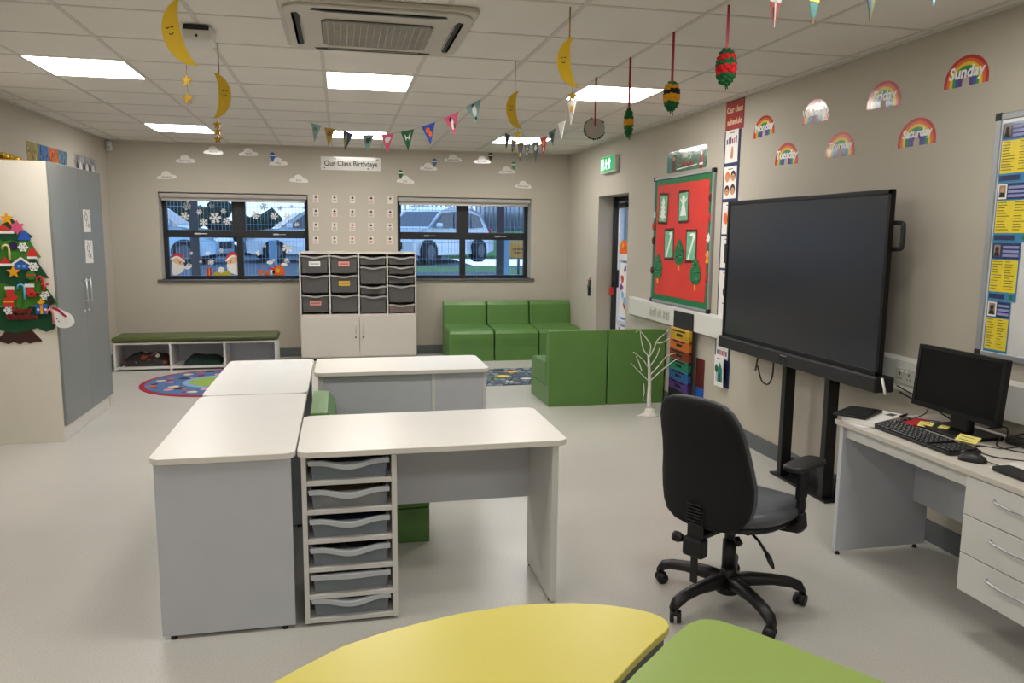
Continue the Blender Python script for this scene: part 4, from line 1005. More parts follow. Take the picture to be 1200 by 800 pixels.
# felt christmas tree on the cupboard's end panel
FT = thing('felt_tree', 'green felt Christmas tree with stick-on ornaments hung on the cupboard side', 'decoration', (-2.415, CY0 - .003, .80))
def ftm(e): return face_frame((-2.415, CY0 - .002 - e, 0), (1, 0, 0), (0, 0, 1))
def px(x_, y_): return (-2.435 + (x_ - 8) * .00517 + 2.415, 1.732 - (y_ - 256) * .00641)
MB().prism([(-.075, .93), (.075, .93), (.09, .89), (.15, .815), (.155, .80), (.11, .80), (.07, .785), (.035, .80), (.0, .78), (-.04, .80), (-.08, .785), (-.12, .80), (-.16, .81), (-.09, .89)], 0, .003, brown, M=ftm(0)).build('trunk', FT, world=True)
tiers = [(dgreen, [(-.20, 1.07), (.22, 1.07), (.262, .93), (.245, .895), (.19, .875), (.13, .905), (.06, .885), (-.02, .865), (-.1, .885), (-.17, .905), (-.24, .88), (-.28, .92)]),
         (mgreen, [(-.16, 1.30), (.17, 1.28), (.24, 1.17), (.288, 1.085), (.25, 1.085), (.17, 1.085), (.10, 1.08), (.03, 1.02), (-.04, 1.03), (-.1, 1.08), (-.18, 1.06), (-.28, 1.10), (-.22, 1.2)]),
         (dgreen, [(-.13, 1.46), (.14, 1.46), (.19, 1.37), (.238, 1.285), (.19, 1.29), (.16, 1.27), (.1, 1.26), (.03, 1.22), (-.04, 1.24), (-.12, 1.26), (-.23, 1.28), (-.18, 1.37)]),
         (mgreen, [(-.10, 1.60), (.11, 1.60), (.16, 1.50), (.195, 1.445), (.16, 1.44), (.13, 1.425), (.06, 1.40), (.0, 1.415), (-.06, 1.40), (-.12, 1.43), (-.19, 1.44), (-.15, 1.52)]),
         (dgreen, [(-.02, 1.73), (.02, 1.73), (.08, 1.66), (.15, 1.60), (.13, 1.585), (.09, 1.59), (.05, 1.565), (.0, 1.58), (-.05, 1.565), (-.09, 1.59), (-.15, 1.60), (-.08, 1.66)])]
for i, (m, pts) in enumerate(tiers): MB().prism(pts, .003 * i, .003 * i + .003, m, M=ftm(.003)).build('felt_tier', FT, world=True)
E0 = .018
def orn(name, cx, cy, draw):
    x, z = px(cx, cy); mb = MB(); draw(mb); M = ftm(E0) @ Matrix.Translation((x, z, 0))
    mb.bm.transform(M); return mb.build(name, FT, world=True)
blk = lambda mb: None
orn('star', 8.5, 256, lambda mb: mb.prism(star(0, 0, .05), 0, .005, orangey))
orn('santa_hat', 4, 271, lambda mb: mb.prism([(-.05, 0), (.06, -.0), (.0, .05), (-.03, .04)], 0, .003, red).prism(rect(-.055, .065, -.015, .005), .001, .005, wfelt))
orn('bow', 21, 266, lambda mb: mb.prism(star(0, 0, .055, 6, .6), 0, .004, pink))
orn('blue_bell', 29.5, 276, lambda mb: mb.prism([(-.045, -.03), (.045, -.03), (.03, .01), (.015, .04), (-.015, .04), (-.03, .01)], 0, .004, blue))
orn('purple_bauble', 14.4, 287, lambda mb: mb.prism(circ(0, 0, .03, 16), 0, .004, mat('dark_purple_felt', '#2a1850', .9)))
def flake(mb):
    for k in range(3): mb.prism(rect(-.036, .036, -.005, .005), 0, .004 + .0003 * k, wfelt, M=Matrix.Rotation(PI / 3 * k, 4, 'Z'))
    for k in range(6): mb.prism(rect(-.012, .012, -.004, .004), 0, .005, wfelt, M=Matrix.Rotation(PI / 3 * k, 4, 'Z') @ Matrix.Translation((.025, 0, 0)) @ Matrix.Rotation(PI / 2, 4, 'Z'))
for a in ((27, 289), (39, 312), (51.5, 346), (2, 363)): orn('snowflake', *a, flake)
def cane(m): return lambda mb: mb.tube([(-.025, .02, .003), (-.02, .045, .003), (.0, .055, .003), (.018, .045, .003), (.02, .02, .003), (.02, -.06, .003)], .008, m, 8)
orn('candy_cane', 4.7, 295, cane(mat('cream_felt', '#e0c98b', .9)))
orn('candy_cane', 20.5, 341, cane(lblue))
orn('candy_cane', 46.5, 332, cane(red))
orn('candy_cane', 56.5, 371, cane(mat('pale_red_felt', '#d98a8a', .9)))
orn('mitten', 38.5, 297, lambda mb: mb.prism(smooth_closed([(-.03, -.02), (.025, -.02), (.03, .02), (.0, .045), (-.025, .02)], 4), 0, .004, red).prism(rect(-.035, .03, -.035, -.018), .0, .005, wfelt))
orn('little_house', 23, 308, lambda mb: mb.prism(rect(-.045, .045, -.045, .015), 0, .003, blue).prism([(-.065, .0), (.0, .05), (.065, .0), (.06, -.012), (.0, .03), (-.06, -.012)], .003, .006, wfelt).prism(rect(-.025, -.005, -.03, -.01), .003, .004, lblue).prism(rect(.008, .028, -.03, -.01), .003, .004, lblue))
orn('star', 12, 318, lambda mb: mb.prism(star(0, 0, .05), 0, .005, orangey))
orn('green_bauble', 34.6, 322, lambda mb: mb.prism(circ(0, 0, .034, 16), 0, .004, mgreen).prism(rect(-.03, .03, -.004, .008), .004, .005, red))
stock = lambda mb: mb.prism(smooth_closed([(-.03, .03), (.02, .03), (.02, -.01), (.045, -.035), (.03, -.055), (-.02, -.05), (-.03, -.01)], 4), 0, .004, red).prism(rect(-.038, .026, .02, .045), .001, .006, wfelt)
orn('stocking', 33, 339, stock); orn('stocking', 6.4, 342, stock); orn('santa_hat', 2, 308, lambda mb: mb.prism([(-.04, 0), (.05, -.01), (.0, .05)], 0, .004, red).prism(rect(-.045, .06, -.02, .0), .001, .005, wfelt))
orn('holly', 52, 334, lambda mb: [mb.ball((-.02 + .02 * k, .01 * (-1) ** k, .004), .012, red, 1) for k in range(3)])
orn('holly', 38, 345, lambda mb: [mb.ball((-.02 + .02 * k, .01 * (-1) ** k, .004), .013, mat('dark_red_felt', '#7c1518', .9), 1) for k in range(3)])
orn('gift', 45.5, 361, lambda mb: mb.prism(rect(-.04, .042, -.045, .03), 0, .005, blue).prism(rect(-.008, .01, -.045, .03), .005, .007, orangey).prism(star(0, .045, .03, 4, .5), .0, .007, orangey).prism(circ(-.022, -.01, .01, 6), .005, .006, wfelt).prism(circ(.028, -.01, .01, 6), .005, .006, wfelt))
orn('gift', 3.6, 353, lambda mb: mb.prism(rect(-.04, .03, -.04, .03), 0, .005, red).prism(rect(-.04, .03, -.005, .008), .005, .006, orangey))
mb = MB(); x, z = px(19, 367)
mb.text('Merry', .052, 0, .022, .004, mat('dark_red_felt', '#7c1518'), bold=.004, ext=.002).text('Christmas', .052, 0, -.026, .004, mat('dark_red_felt', '#7c1518'), bold=.004, ext=.002)
mb.bm.transform(ftm(E0) @ Matrix.Translation((x, z, 0))); mb.build('felt_lettering', FT, world=True)
def snowman(mb):
    mb.prism(smooth_closed([(-.06, .05), (-.03, .085), (.02, .06), (.07, .03), (.09, -.03), (.04, -.07), (-.03, -.06), (-.05, .0)], 4), 0, .004, wfelt)
    mb.prism([(-.06, .08), (-.02, .06), (.03, .01), (.04, .02), (-.01, .075), (-.05, .095)], .004, .006, mat('crimson_felt', '#a01335', .9))
    mb.prism([(-.075, .10), (-.03, .125), (-.055, .185), (-.09, .165)], .0, .006, ink)
    for k in range(3): mb.prism(circ(-.03 + .012 * k, .0 - .02 * k, .005, 8), .004, .005, ink)
orn('snowman', 71, 374, snowman)

# cubby bench under the window
BX0, BX1, BY0, BY1 = -2.635, -.79, 9.80, 10.25
bn = thing('cubby_bench', 'low white bench with three cubbyholes and an olive green cushion under the window', 'bench', ((BX0 + BX1) / 2, (BY0 + BY1) / 2, 0))
mb = MB(); th = .024
for x in (BX0, BX0 + .615, BX0 + 1.225, BX1 - th): mb.box(x, x + th, BY0, BY1, .0, .335, white_lam, .002)
mb.box(BX0, BX1, BY0 + .001, BY1, .315, .337, white_lam, .002).box(BX0, BX1, BY0 + .001, BY1, .02, .045, white_lam, .002).box(BX0, BX1, BY1 - .015, BY1, .02, .335, grey_lam)
mb.build('carcass', bn, world=True)
mb = MB().box(BX0 - .015, BX1 + .015, BY0 - .01, BY1, .338, .405, green_bench, .03, 4); mb.build('seat_cushion', bn, world=True)
def lump(name, label, x0, x1, y0, y1, z0, h, m, seed, cat, sharp=.35):
    mb = MB(); n = 26; grid = []
    bm = mb.bm
    for i in range(n + 1):
        row = []
        for j in range(n + 1):
            u, v = i / n, j / n
            edge = min(1, 5 * min(u, 1 - u)) * min(1, 5 * min(v, 1 - v))
            hh = h * math.sqrt(edge) * (.75 + sharp * noise.noise(Vector((u * 3.5 + seed, v * 2.5, seed))))
            row.append(bm.verts.new((x0 + (x1 - x0) * u, y0 + (y1 - y0) * v, z0 + max(hh, .002))))
        grid.append(row)
    old = set()
    for i in range(n):
        for j in range(n): bm.faces.new((grid[i][j], grid[i + 1][j], grid[i + 1][j + 1], grid[i][j + 1]))
    mb._take(old, m, True)
    return tag(mb.build(name, Wm=Matrix.Translation(((x0 + x1) / 2, (y0 + y1) / 2, z0)), world=True), label, cat)
spk = speckle_mat('dark_patterned_cloth', [(0, '#1d1a1c'), (.56, '#2e2326'), (.72, '#b0371f'), (.80, '#d9d2c6'), (.86, '#1d1a1c'), (.95, '#8b4a2a')], 22)
lump('patterned_cloth_bundle', 'bundle of dark cloth patterned in red and white in the left cubbyhole', BX0 + .05, BX0 + .60, BY0 + .04, BY1 - .04, .047, .17, spk, 3.1, 'cloth')
lump('green_cloth_bundle', 'folded dark green cloth in the middle cubbyhole of the bench', BX0 + .75, BX0 + 1.19, BY0 + .04, BY1 - .05, .047, .13, mat('dark_green_cloth', '#0f2a22', .9), 8.4, 'cloth', .15)

# round rug
rc, rr = Vector((-1.35, 8.95, 0)), .80
mb = MB()
mb.prism(circ(rc.x, rc.y, rr, 64), 0, .006, mat('crimson_rug', '#9c1330', .95, bump=.3, bscale=400))
mb.prism(circ(rc.x, rc.y, rr - .055, 64), .004, .008, mat('blue_rug', '#4a6896', .95, bump=.3, bscale=400, var=.12, scale=12))
mb.prism(circ(rc.x, rc.y, rr - .43, 48), .006, .009, mat('pale_blue_rug', '#7ba3c2', .95))
mb.prism(smooth_closed([(rc.x + .30 * math.cos(a) * random.uniform(.8, 1.1), rc.y + .30 * math.sin(a) * random.uniform(.8, 1.1)) for a in [k * .7 for k in range(9)]], 4), .007, .010, mat('lime_rug', '#8aa545', .95))
cl = [mat('rug_red', '#8e1f33', .95), mat('rug_cream', '#d6c79a', .95), mat('rug_pink', '#d58fa5', .95), mat('rug_dark', '#2b2230', .95), mat('rug_orange', '#c9602c', .95)]
for k in range(44):
    a = 2 * PI * k / 44 + random.uniform(-.05, .05); q = rr - random.uniform(.12, .38)
    cx, cy = rc.x + q * math.cos(a), rc.y + q * math.sin(a); s = random.uniform(.03, .07)
    mb.prism(smooth_closed([(cx + s * random.uniform(.5, 1.2) * math.cos(b), cy + s * random.uniform(.5, 1.2) * math.sin(b)) for b in (0, 1.1, 2.2, 3.3, 4.4, 5.4)], 3), .007, .0095 + k * .00002, cl[k % 5])
tag(mb.build('round_rug', Wm=Matrix.Translation(rc), world=True), 'round blue picture rug with a crimson rim and green centre', 'rug')
mb = MB()
roadm = speckle_mat('road_map_rug', [(0, '#3d4a55'), (.35, '#566470'), (.6, '#7f8c93'), (.78, '#47566b'), (.92, '#8d8f80')], 16, .95)
mb.prism(rect(1.0, 2.75, 8.22, 9.25), 0, .008, roadm)
for cx, cy, s, m in ((1.80, 8.75, .13, yellow), (1.70, 8.70, .10, mat('rug_leaf', '#6f8a35', .95)), (1.98, 9.0, .10, orangey), (2.05, 8.55, .07, white), (1.82, 8.42, .05, white), (1.55, 8.6, .08, teal), (2.3, 8.8, .12, lblue), (1.85, 9.1, .1, brown), (1.3, 8.9, .12, mat('rug_leaf', '#6f8a35'))):
    mb.prism(smooth_closed([(cx + s * random.uniform(.5, 1.1) * math.cos(b), cy + s * .6 * random.uniform(.5, 1.1) * math.sin(b)) for b in (0, 1.1, 2.2, 3.3, 4.4, 5.4)], 3), .007, .0095, m)
for k in range(7):
    a = (1.05 + .24 * k, 8.24); b = (1.25 + .22 * k, 9.22)
    mb.tube([(a[0], a[1], .0075), ((a[0] + b[0]) / 2 + .1, 8.7, .0075), (b[0], b[1], .0075)], .006, mat('rug_road', '#2e3640', .95), 5)
tag(mb.build('play_rug', Wm=Matrix.Translation((1.9, 8.7, 0)), world=True), 'dark grey play rug with yellow and green shapes between the green seats', 'rug')

# ------------------------------------------------------------------ green modular seats
def make_seat(name, label, loc, rot, depth=.72, width=.595, h=.735, group=None):
    t = thing(name, label, 'seat', loc, rot, group)
    w = width / 2 - .004; d = depth / 2
    YZ = Matrix(((0, 0, 1, 0), (1, 0, 0, 0), (0, 1, 0, 0), (0, 0, 0, 1)))
    MB().prism([(-d + .02, .0), (d, 0), (d, h), (d - .06, h), (d - .10, .188), (-d + .02, .188)], -w, w, green, M=YZ, bev=.006).build('body', t)
    MB().prism([(-d + .019, .186), (d - .095, .186), (d - .12, .43), (-d + .12, .412), (-d + .04, .395), (-d + .014, .36), (-d + .010, .29)], -w, w, green, M=YZ, bev=.02, seg=3).build('seat_cushion', t)
    MB().prism([(d - .15, .42), (d - .055, .42), (d - .04, h + .002), (d - .085, h), (d - .12, h - .05)], -w, w, green, M=YZ, bev=.018, seg=3).build('back_cushion', t)
    return t
def Mz(x, y, r): return Matrix.Translation((x, y, 0)) @ Matrix.Rotation(r, 4, 'Z')
s0 = make_seat('modular_seat', 'green modular seat at the left end of the row of three against the back wall', (1.640, 10.215, 0), 0, group='green seats against the back wall')
copy_tree(s0, 'green modular seat in the middle of the row of three against the back wall', Mz(2.242, 10.215, 0))
copy_tree(s0, 'green modular seat at the right end of the row of three, by the doorway', Mz(2.842, 10.215, 0))
copy_tree(s0, 'green modular seat turned away from the camera, its left side showing', Mz(2.222, 7.465, PI), 'pair of green seats with their backs to the camera')
copy_tree(s0, 'green modular seat turned away from the camera, behind the white twig tree', Mz(2.822, 7.465, PI), 'pair of green seats with their backs to the camera')
make_seat('modular_seat', 'green modular seat standing between the white storage tables', (.145, 4.32, 0), PI / 2, depth=.63)

# white twig tree
t = thing('twig_tree', 'small white bare twig tree standing on the floor by the green seats', 'decoration', (2.77, 6.6, 0))
mb = MB(); X, Y = 2.765, 6.6
trunk = smooth_path([(X, Y, .0), (X + .0, Y, .04), (X - .01, Y, .15), (X - .005, Y + .01, .3), (X - .02, Y, .46), (X - .03, Y, .56)], 4)
n = len(trunk); mb.tube(trunk, [.030 - .020 * min(1, i / n * 1.1) for i in range(n)], twig, 8)
mb.build('trunk', t, world=True)
mb = MB()
brs = [[(X - .03, Y, .55), (X - .02, Y - .02, .66), (X - .09, Y, .76), (X - .13, Y, .80), (X - .16, Y, .78)], [(X - .025, Y, .54), (X + .03, Y + .02, .62), (X + .05, Y, .70), (X + .12, Y, .76), (X + .16, Y, .80)], [(X - .03, Y, .56), (X - .08, Y, .62), (X - .10, Y + .02, .72), (X - .11, Y + .02, .79)], [(X - .02, Y, .44), (X - .09, Y - .02, .53), (X - .18, Y - .01, .60)], [(X - .01, Y, .38), (X + .07, Y, .46), (X + .16, Y + .02, .55), (X + .24, Y, .58)], [(X - .012, Y, .32), (X - .10, Y, .40), (X - .20, Y, .50)], [(X - .0, Y, .33), (X + .09, Y - .02, .42), (X + .19, Y - .03, .50), (X + .255, Y - .03, .535)], [(X - .09, Y, .42), (X - .12, Y, .50), (X - .15, Y + .01, .56)], [(X - .015, Y, .46), (X + .05, Y, .55), (X + .08, Y, .64)], [(X + .05, Y, .68), (X + .10, Y, .68), (X + .17, Y, .72)], [(X - .07, Y, .30), (X - .05, Y + .02, .22), (X - .06, Y + .02, .16), (X - .05, Y, .14)]]
for p in brs:
    q = smooth_path(p, 5); mb.tube(q, [.0058 - .0038 * i / (len(q) - 1) for i in range(len(q))], twig, 6)
mb.build('branches', t, world=True)
mb = MB()
mb.lathe([(.001, .0), (.085, .0), (.075, .012), (.05, .03), (.042, .06), (.03, .07)], twig, (X, Y, 0), 14)
mb.prism(smooth_closed([(X - .14, Y - .03), (X - .05, Y - .07), (X + .02, Y - .03), (X - .03, Y + .03)], 4), 0, .012, twig)
mb.build('base', t, world=True)

# ------------------------------------------------------------------ trays
def make_tray(name, label, cx, yf, z0, w, d, h, mbody, mlip, wavy=True, lab=None, group=None, nolip=False):
    """open tray, front at yf facing -Y, underside at z0"""
    t = thing(name, label, 'tray', (cx, yf, z0), group=group)
    mb = MB(); b = w / 2 - .012; tp = w / 2 - .004; th = .004
    zt = h - .012
    # base + four tapered walls
    mb.box(-b, b, .012, d - .012, 0, th, mbody)
    def wall(p, q, r_, s_):
        bm = mb.bm; old = set(bm.faces); bm.faces.new([bm.verts.new(v) for v in (p, q, r_, s_)]); mb._take(old, mbody)
    wall((-b, .012, 0), (b, .012, 0), (tp, .003, zt), (-tp, .003, zt)); wall((-b, d - .012, 0), (b, d - .012, 0), (tp, d - .003, zt), (-tp, d - .003, zt))
    wall((-b, .012, 0), (-b, d - .012, 0), (-tp, d - .003, zt), (-tp, .003, zt)); wall((b, .012, 0), (b, d - .012, 0), (tp, d - .003, zt), (tp, .003, zt))
    if lab is not None: mb.box(-.07, .07, .0, .006, h * .38, h * .66, lab)
    if lab is not None: mb.box(-.055, .055, -.001, .006, h * .50, h * .54, inkg)
    mb.build('tray_body', t)
    lip = MB(); n = 14; R = []
    dip = min(.022, h * .22) if wavy else .0
    for i in range(n + 1):
        u = -1 + 2 * i / n; x = u * (w / 2 + .004)
        k = .5 + .5 * math.cos(PI * min(1, abs(u) * 1.25)); zc = h - .008 - dip * k
        yo = -.012 - .012 * k
        R.append([Vector((x, yo, zc + .007)), Vector((x, yo, zc - .012)), Vector((x, .004, zc - .008)), Vector((x, .006, zc + .007))])
    lip.loft(R, mlip, smooth=False)
    for s in (-1, 1): lip.box(s * w / 2 - .010, s * w / 2 + .004, .0, d, h - .016, h - .004, mlip, .003)
    lip.box(-w / 2, w / 2, d - .008, d + .004, h - .016, h - .004, mlip, .003)
    lip.build('rim', t)
    return t

# ------------------------------------------------------------------ tall cabinet with trays
KX0, KX1, KY0, KY1, KZ = -.522, .957, 10.20, 10.636, 1.404
kb = thing('tray_cabinet', 'pale cabinet with four columns of trays above two closed doors, between the windows', 'cabinet', ((KX0 + KX1) / 2, (KY0 + KY1) / 2, 0))
mb = MB(); th = .02
mb.box(KX0, KX0 + th, KY0, KY1, .0, KZ, cab_body, .002).box(KX1 - th, KX1, KY0, KY1, 0, KZ, cab_body, .002)
mb.box(KX0 - .004, KX1 + .004, KY0 - .004, KY1, KZ - .026, KZ, cab_body, .003).box(KX0, KX1, KY0, KY1, .575, .605, cab_body, .002).box(KX0, KX1, KY0, KY1, .04, .06, cab_body).box(KX0 + .01, KX1 - .01, KY1 - .012, KY1, .04, KZ - .01, mat('cabinet_back', '#6f6a64', .6))
cw = (KX1 - KX0 - th) / 4
for k in (1, 2, 3): mb.box(KX0 + cw * k, KX0 + cw * k + th, KY0, KY1, .60, KZ - .02, cab_body, .002)
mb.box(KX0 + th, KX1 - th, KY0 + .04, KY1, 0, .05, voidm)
mb.build('carcass', kb, world=True)
kc = (KX0 + KX1) / 2
for a, b_, hx in ((KX0 + .006, kc - .002, kc - .05), (kc + .002, KX1 - .006, kc + .05)):
    d = MB().box(a, b_, KY0 - .019, KY0 - .001, .055, .578, cab_body, .003).build('door', kb, world=True)
    MB().tube([(hx, KY0 - .045, .36), (hx, KY0 - .045, .50)], .005, chrome, 8).cyl((hx, KY0 - .046, .375), (hx, KY0 - .018, .375), .004, chrome, 8).cyl((hx, KY0 - .046, .485), (hx, KY0 - .018, .485), .004, chrome, 8).build('handle', d, world=True)
    MB().cyl((hx, KY0 - .028, .305), (hx, KY0 - .018, .305), .011, inkg).build('lock', d, world=True)
pinkl = mat('pink_paper_label', '#d98c83', .6); yell = mat('yellow_paper_label', '#cfa948', .6); cl_ = [KX0 + th + cw * k + (cw - th) / 2 for k in range(4)]
tw = cw - th - .012
colnames = ['left-hand column', 'second column', 'third column', 'right-hand column']
for c_, z0, h, lb, lab in ((0, 1.135, .225, paper, 'white-labelled deep tray at the top of the left-hand column of the tray cabinet'), (0, .885, .225, None, 'unlabelled deep tray in the middle of the left-hand column of the tray cabinet'), (0, .635, .225, pinkl, 'pink-labelled deep tray at the bottom of the left-hand column of the tray cabinet'),
                           (1, 1.135, .225, pinkl, 'pink-labelled deep tray at the top of the second column of the tray cabinet'), (1, .885, .225, yell, 'yellow-labelled deep tray in the second column of the tray cabinet'), (1, .635, .225, None, 'unlabelled deep tray at the bottom of the second column of the tray cabinet'),
                           (2, 1.245, .105, None, 'shallow tray at the top of the third column of the tray cabinet'), (2, .995, .225, None, 'deep plain tray second from the top in the third column of the tray cabinet'), (2, .865, .105, None, 'shallow tray with brown contents in the third column of the tray cabinet'), (2, .62, .225, None, 'deep plain tray at the bottom of the third column of the tray cabinet'),
                           (3, 1.245, .105, None, 'shallow tray at the top of the right-hand column of the tray cabinet'), (3, 1.122, .105, None, 'shallow tray second from the top in the right-hand column of the tray cabinet'), (3, .998, .105, None, 'shallow tray third from the top in the right-hand column of the tray cabinet'), (3, .755, .225, None, 'deep plain tray in the right-hand column of the tray cabinet'), (3, .625, .105, None, 'lowest tray in the right-hand column of the tray cabinet, pinkish')):
    make_tray('storage_tray', lab, cl_[c_], KY0 + .004, z0, tw, .40, h, trayd if 'pinkish' not in lab else mat('pinkish_tray', '#8d7a78', .4, alpha=.9), trayl, lab=lb, group='trays in the tall cabinet')
for c_, z, m, lab in ((0, 1.04, mat('brown_contents', '#7d6249', .8, var=.4, scale=40), 'brown contents showing over the rim of the middle tray in the left-hand column'), (1, .79, mat('brown_contents', '#7d6249'), 'brown and cream contents showing in the lowest tray of the second column'), (2, .92, mat('amber_contents', '#9c7440', .8, var=.4, scale=40), 'amber contents in the shallow tray of the third column')):
    mb = MB(); b = tw / 2 - .03
    for k in range(26): mb.ball((cl_[c_] + random.uniform(-b, b), KY0 + random.uniform(.05, .3), z + random.uniform(-.015, .03)), random.uniform(.015, .028), m, 1, (1.2, 1, .7))
    tag(mb.build('tray_contents', Wm=Matrix.Translation((cl_[c_], KY0 + .15, z)), world=True), lab, 'contents')

# ------------------------------------------------------------------ white storage tables
def foot(mb_, x, y): mb_.lathe([(.012, 0), (.014, .004), (.010, .010), (.006, .014), (.006, .03)], black, (x, y, 0), 10)
TZ = .765
def table_top(t, x0, x1, y0, y1, r=.05): return MB().prism(rrect(x0, x1, y0, y1, r), TZ - .026, TZ, top_lam, side=edge_lam, bev=.002, seg=1).build('table_top', t, world=True)
# near desk with six trays
nd = thing('tray_desk', 'white desk with six clear trays below its left end, nearest the camera', 'desk', (.38, 3.5, 0))
table_top(nd, -.193, .962, 3.185, 3.845)
P0, P1 = -.178, .212
mb = MB(); fy, ky = 3.20, 3.66
mb.box(P0, P0 + .020, fy, ky, .014, TZ - .027, white_lam, .0015).box(P1 - .022, P1, fy, ky, .014, TZ - .027, white_lam, .0015)
shz = [.020, .125, .245, .370, .497, .622]
for z in shz: mb.box(P0 + .020, P1 - .022, fy + .002, ky, z - .006, z + .014, white_lam, .0015)
mb.box(P0 + .02, P1 - .022, ky - .012, ky, .02, TZ - .03, grey_lam)
foot(mb, P0 + .03, fy + .04); foot(mb, P1 - .03, fy + .04)
mb.build('tray_unit', nd, world=True)
mb = MB().box(.892, .920, fy - .004, 3.655, .014, TZ - .027, white_lam, .0015); foot(mb, .906, 3.62); foot(mb, .906, 3.24); mb.build('end_panel', nd, world=True)
mb = MB().box(P1, .892, 3.625, 3.645, .362, TZ - .027, grey_lam, .001)
for x in (P1 + .03, .862): mb.cyl((x, 3.627, .44), (x, 3.622, .44), .008, white_lam, 12)
mb.build('modesty_panel', nd, world=True)
descr = ['top tray, clear with a glossy wavy rim', 'second clear tray from the top, holding pale brown pages', 'third clear tray from the top, holding blue things', 'fourth clear tray from the top, full of dark things', 'fifth clear tray from the top, with a straight rim', 'bottom clear tray, with something black sticking out']
for k in range(6):
    z = shz[5 - k] + .0145
    make_tray('clear_tray', descr[k] + ' in the near white desk', (P0 + P1 - .002) / 2, fy + .012, z, .322, .40, .085, trayw, trayr, wavy=(k != 4), group='clear trays in the near desk')
cont = {1: (mat('pale_card', '#b39b80', .7), 'flat pale brown pages lying in the second tray of the near desk'), 2: (mat('blue_grey_card', '#4c5f7d', .7), 'blue-grey folders lying in the third tray of the near desk'), 3: (mat('dark_contents', '#2c2d30', .8, var=.4, scale=60), 'dark mixed things filling the fourth tray of the near desk'), 5: (mat('black_contents', '#101012', .8), 'black crumpled thing in the bottom tray of the near desk'), 0: (mat('dusty_blue_card', '#56647a', .6), 'dusty blue folder lying in the top tray of the near desk')}
for k, (m, lab) in cont.items():
    z = shz[5 - k] + .0195; mb = MB(); cx = (P0 + P1) / 2
    if k in (0, 1, 2):
        for q in range(3): mb.box(cx - .12, cx + .11 + .01 * q, fy + .05, fy + .34, z + .012 * q, z + .012 * q + .011, m, .002)
    else:
        for q in range(34): mb.ball((cx + random.uniform(-.1, .1), fy + random.uniform(.05, .2), z + random.uniform(.02, .05)), random.uniform(.02, .028), m, 1, (1.5, 1, .7))
        if k == 5: mb.prism([(-.05, 0), (.05, 0), (.02, .03), (.0, .07), (-.02, .03)], 0, .02, m, M=face_frame((cx, fy + .06, z + .02), (1, 0, 0), (0, 0, 1)))
    tag(mb.build('tray_contents', Wm=Matrix.Translation((cx, fy + .15, z)), world=True), lab, 'contents')
# far desk: the same desk turned round
fd = thing('tray_desk', 'white desk turned with its back to the camera, farther of the two parallel desks', 'desk', (.38, 5.32, 0))
table_top(fd, -.183, .957, 5.03, 5.615)
mb = MB(); Q0, Q1, by, fy2 = .575, .945, 5.085, 5.60
mb.box(Q0, Q0 + .022, by, fy2, .014, TZ - .027, white_lam, .0015).box(Q1 - .022, Q1, by, fy2, .014, TZ - .027, white_lam, .0015).box(Q0 + .02, Q1 - .02, by + .004, by + .02, .014, TZ - .027, grey_lam)
for z in shz: mb.box(Q0 + .02, Q1 - .02, by + .02, fy2, z - .006, z + .012, white_lam)
foot(mb, Q0 + .03, by + .03); foot(mb, Q1 - .03, by + .03); mb.build('tray_unit', fd, world=True)
mb = MB().box(-.16, -.135, by - .01, fy2 - .01, .014, TZ - .027, white_lam, .0015); foot(mb, -.147, by + .03); foot(mb, -.147, fy2 - .05); mb.build('end_panel', fd, world=True)
MB().box(-.135, Q0, by + .01, by + .028, .14, TZ - .027, grey_lam, .001).build('modesty_panel', fd, world=True)
# two tables in a row along the left
for y0, y1, lab in ((3.19, 4.405, 'white-topped table with a plain end panel, nearest on the left of the group'), (4.425, 5.605, 'white-topped table at the far left of the group, behind the nearest one')):
    t = thing('storage_table', lab, 'table', (-.48, (y0 + y1) / 2, 0), group=None)
    table_top(t, -.762, -.200, y0, y1)
    for ya in (y0 + .012, y1 - .037):
        mb = MB().box(-.742, -.218, ya, ya + .025, .016, TZ - .027, grey_lam, .0015); foot(mb, -.70, ya + .012); foot(mb, -.26, ya + .012); mb.build('end_panel', t, world=True)
    MB().box(-.726, -.708, y0 + .037, y1 - .037, .06, TZ - .027, grey_lam, .001).build('side_panel', t, world=True)

# ------------------------------------------------------------------ teacher's desk
HZ = .72
td = thing('teacher_desk', 'long white desk with a three-drawer pedestal along the right wall', 'desk', (2.8, 2.6, 0))
MB().box(2.497, 3.125, 1.55, 3.500, HZ - .026, HZ, mat('desk_top_laminate', '#cfc9bf', .35, var=.015), .003).build('desk_top', td, world=True)
mb = MB().box(2.506, 3.05, 3.437, 3.465, .022, HZ - .027, grey_lam, .0015); foot(mb, 2.53, 3.45); foot(mb, 3.0, 3.45); mb.build('end_panel', td, world=True)
MB().box(2.525, 2.545, 2.06, 3.437, HZ - .085, HZ - .027, white_lam, .001).build('apron', td, world=True)
MB().box(2.955, 2.975, 2.62, 3.437, .27, HZ - .027, grey_lam, .001).build('modesty_panel', td, world=True)
mb = MB()
for x in (2.99,): mb.cyl((2.957, 3.36, .50), (2.95, 3.36, .50), .01, white_lam, 12)
mb.build('cam_cover', td, world=True)
MB().box(2.52, 3.02, 2.06, 2.62, .205, HZ - .028, white_lam, .0015).build('pedestal', td, world=True)
for k in range(3):
    z1 = HZ - .03 - .164 * k; z0 = z1 - .160
    d = MB().box(2.5, 2.519, 2.062, 2.618, z0, z1, white_lam, .002).build('drawer', td, world=True)
    zc = z0 + .105; pts = [(2.499, 2.47, zc), (2.480, 2.455, zc), (2.470, 2.40, zc), (2.466, 2.34, zc), (2.470, 2.28, zc), (2.480, 2.225, zc), (2.499, 2.21, zc)]
    MB().tube(smooth_path(pts, 8), .0055, chrome, 12).build('handle', d, world=True)
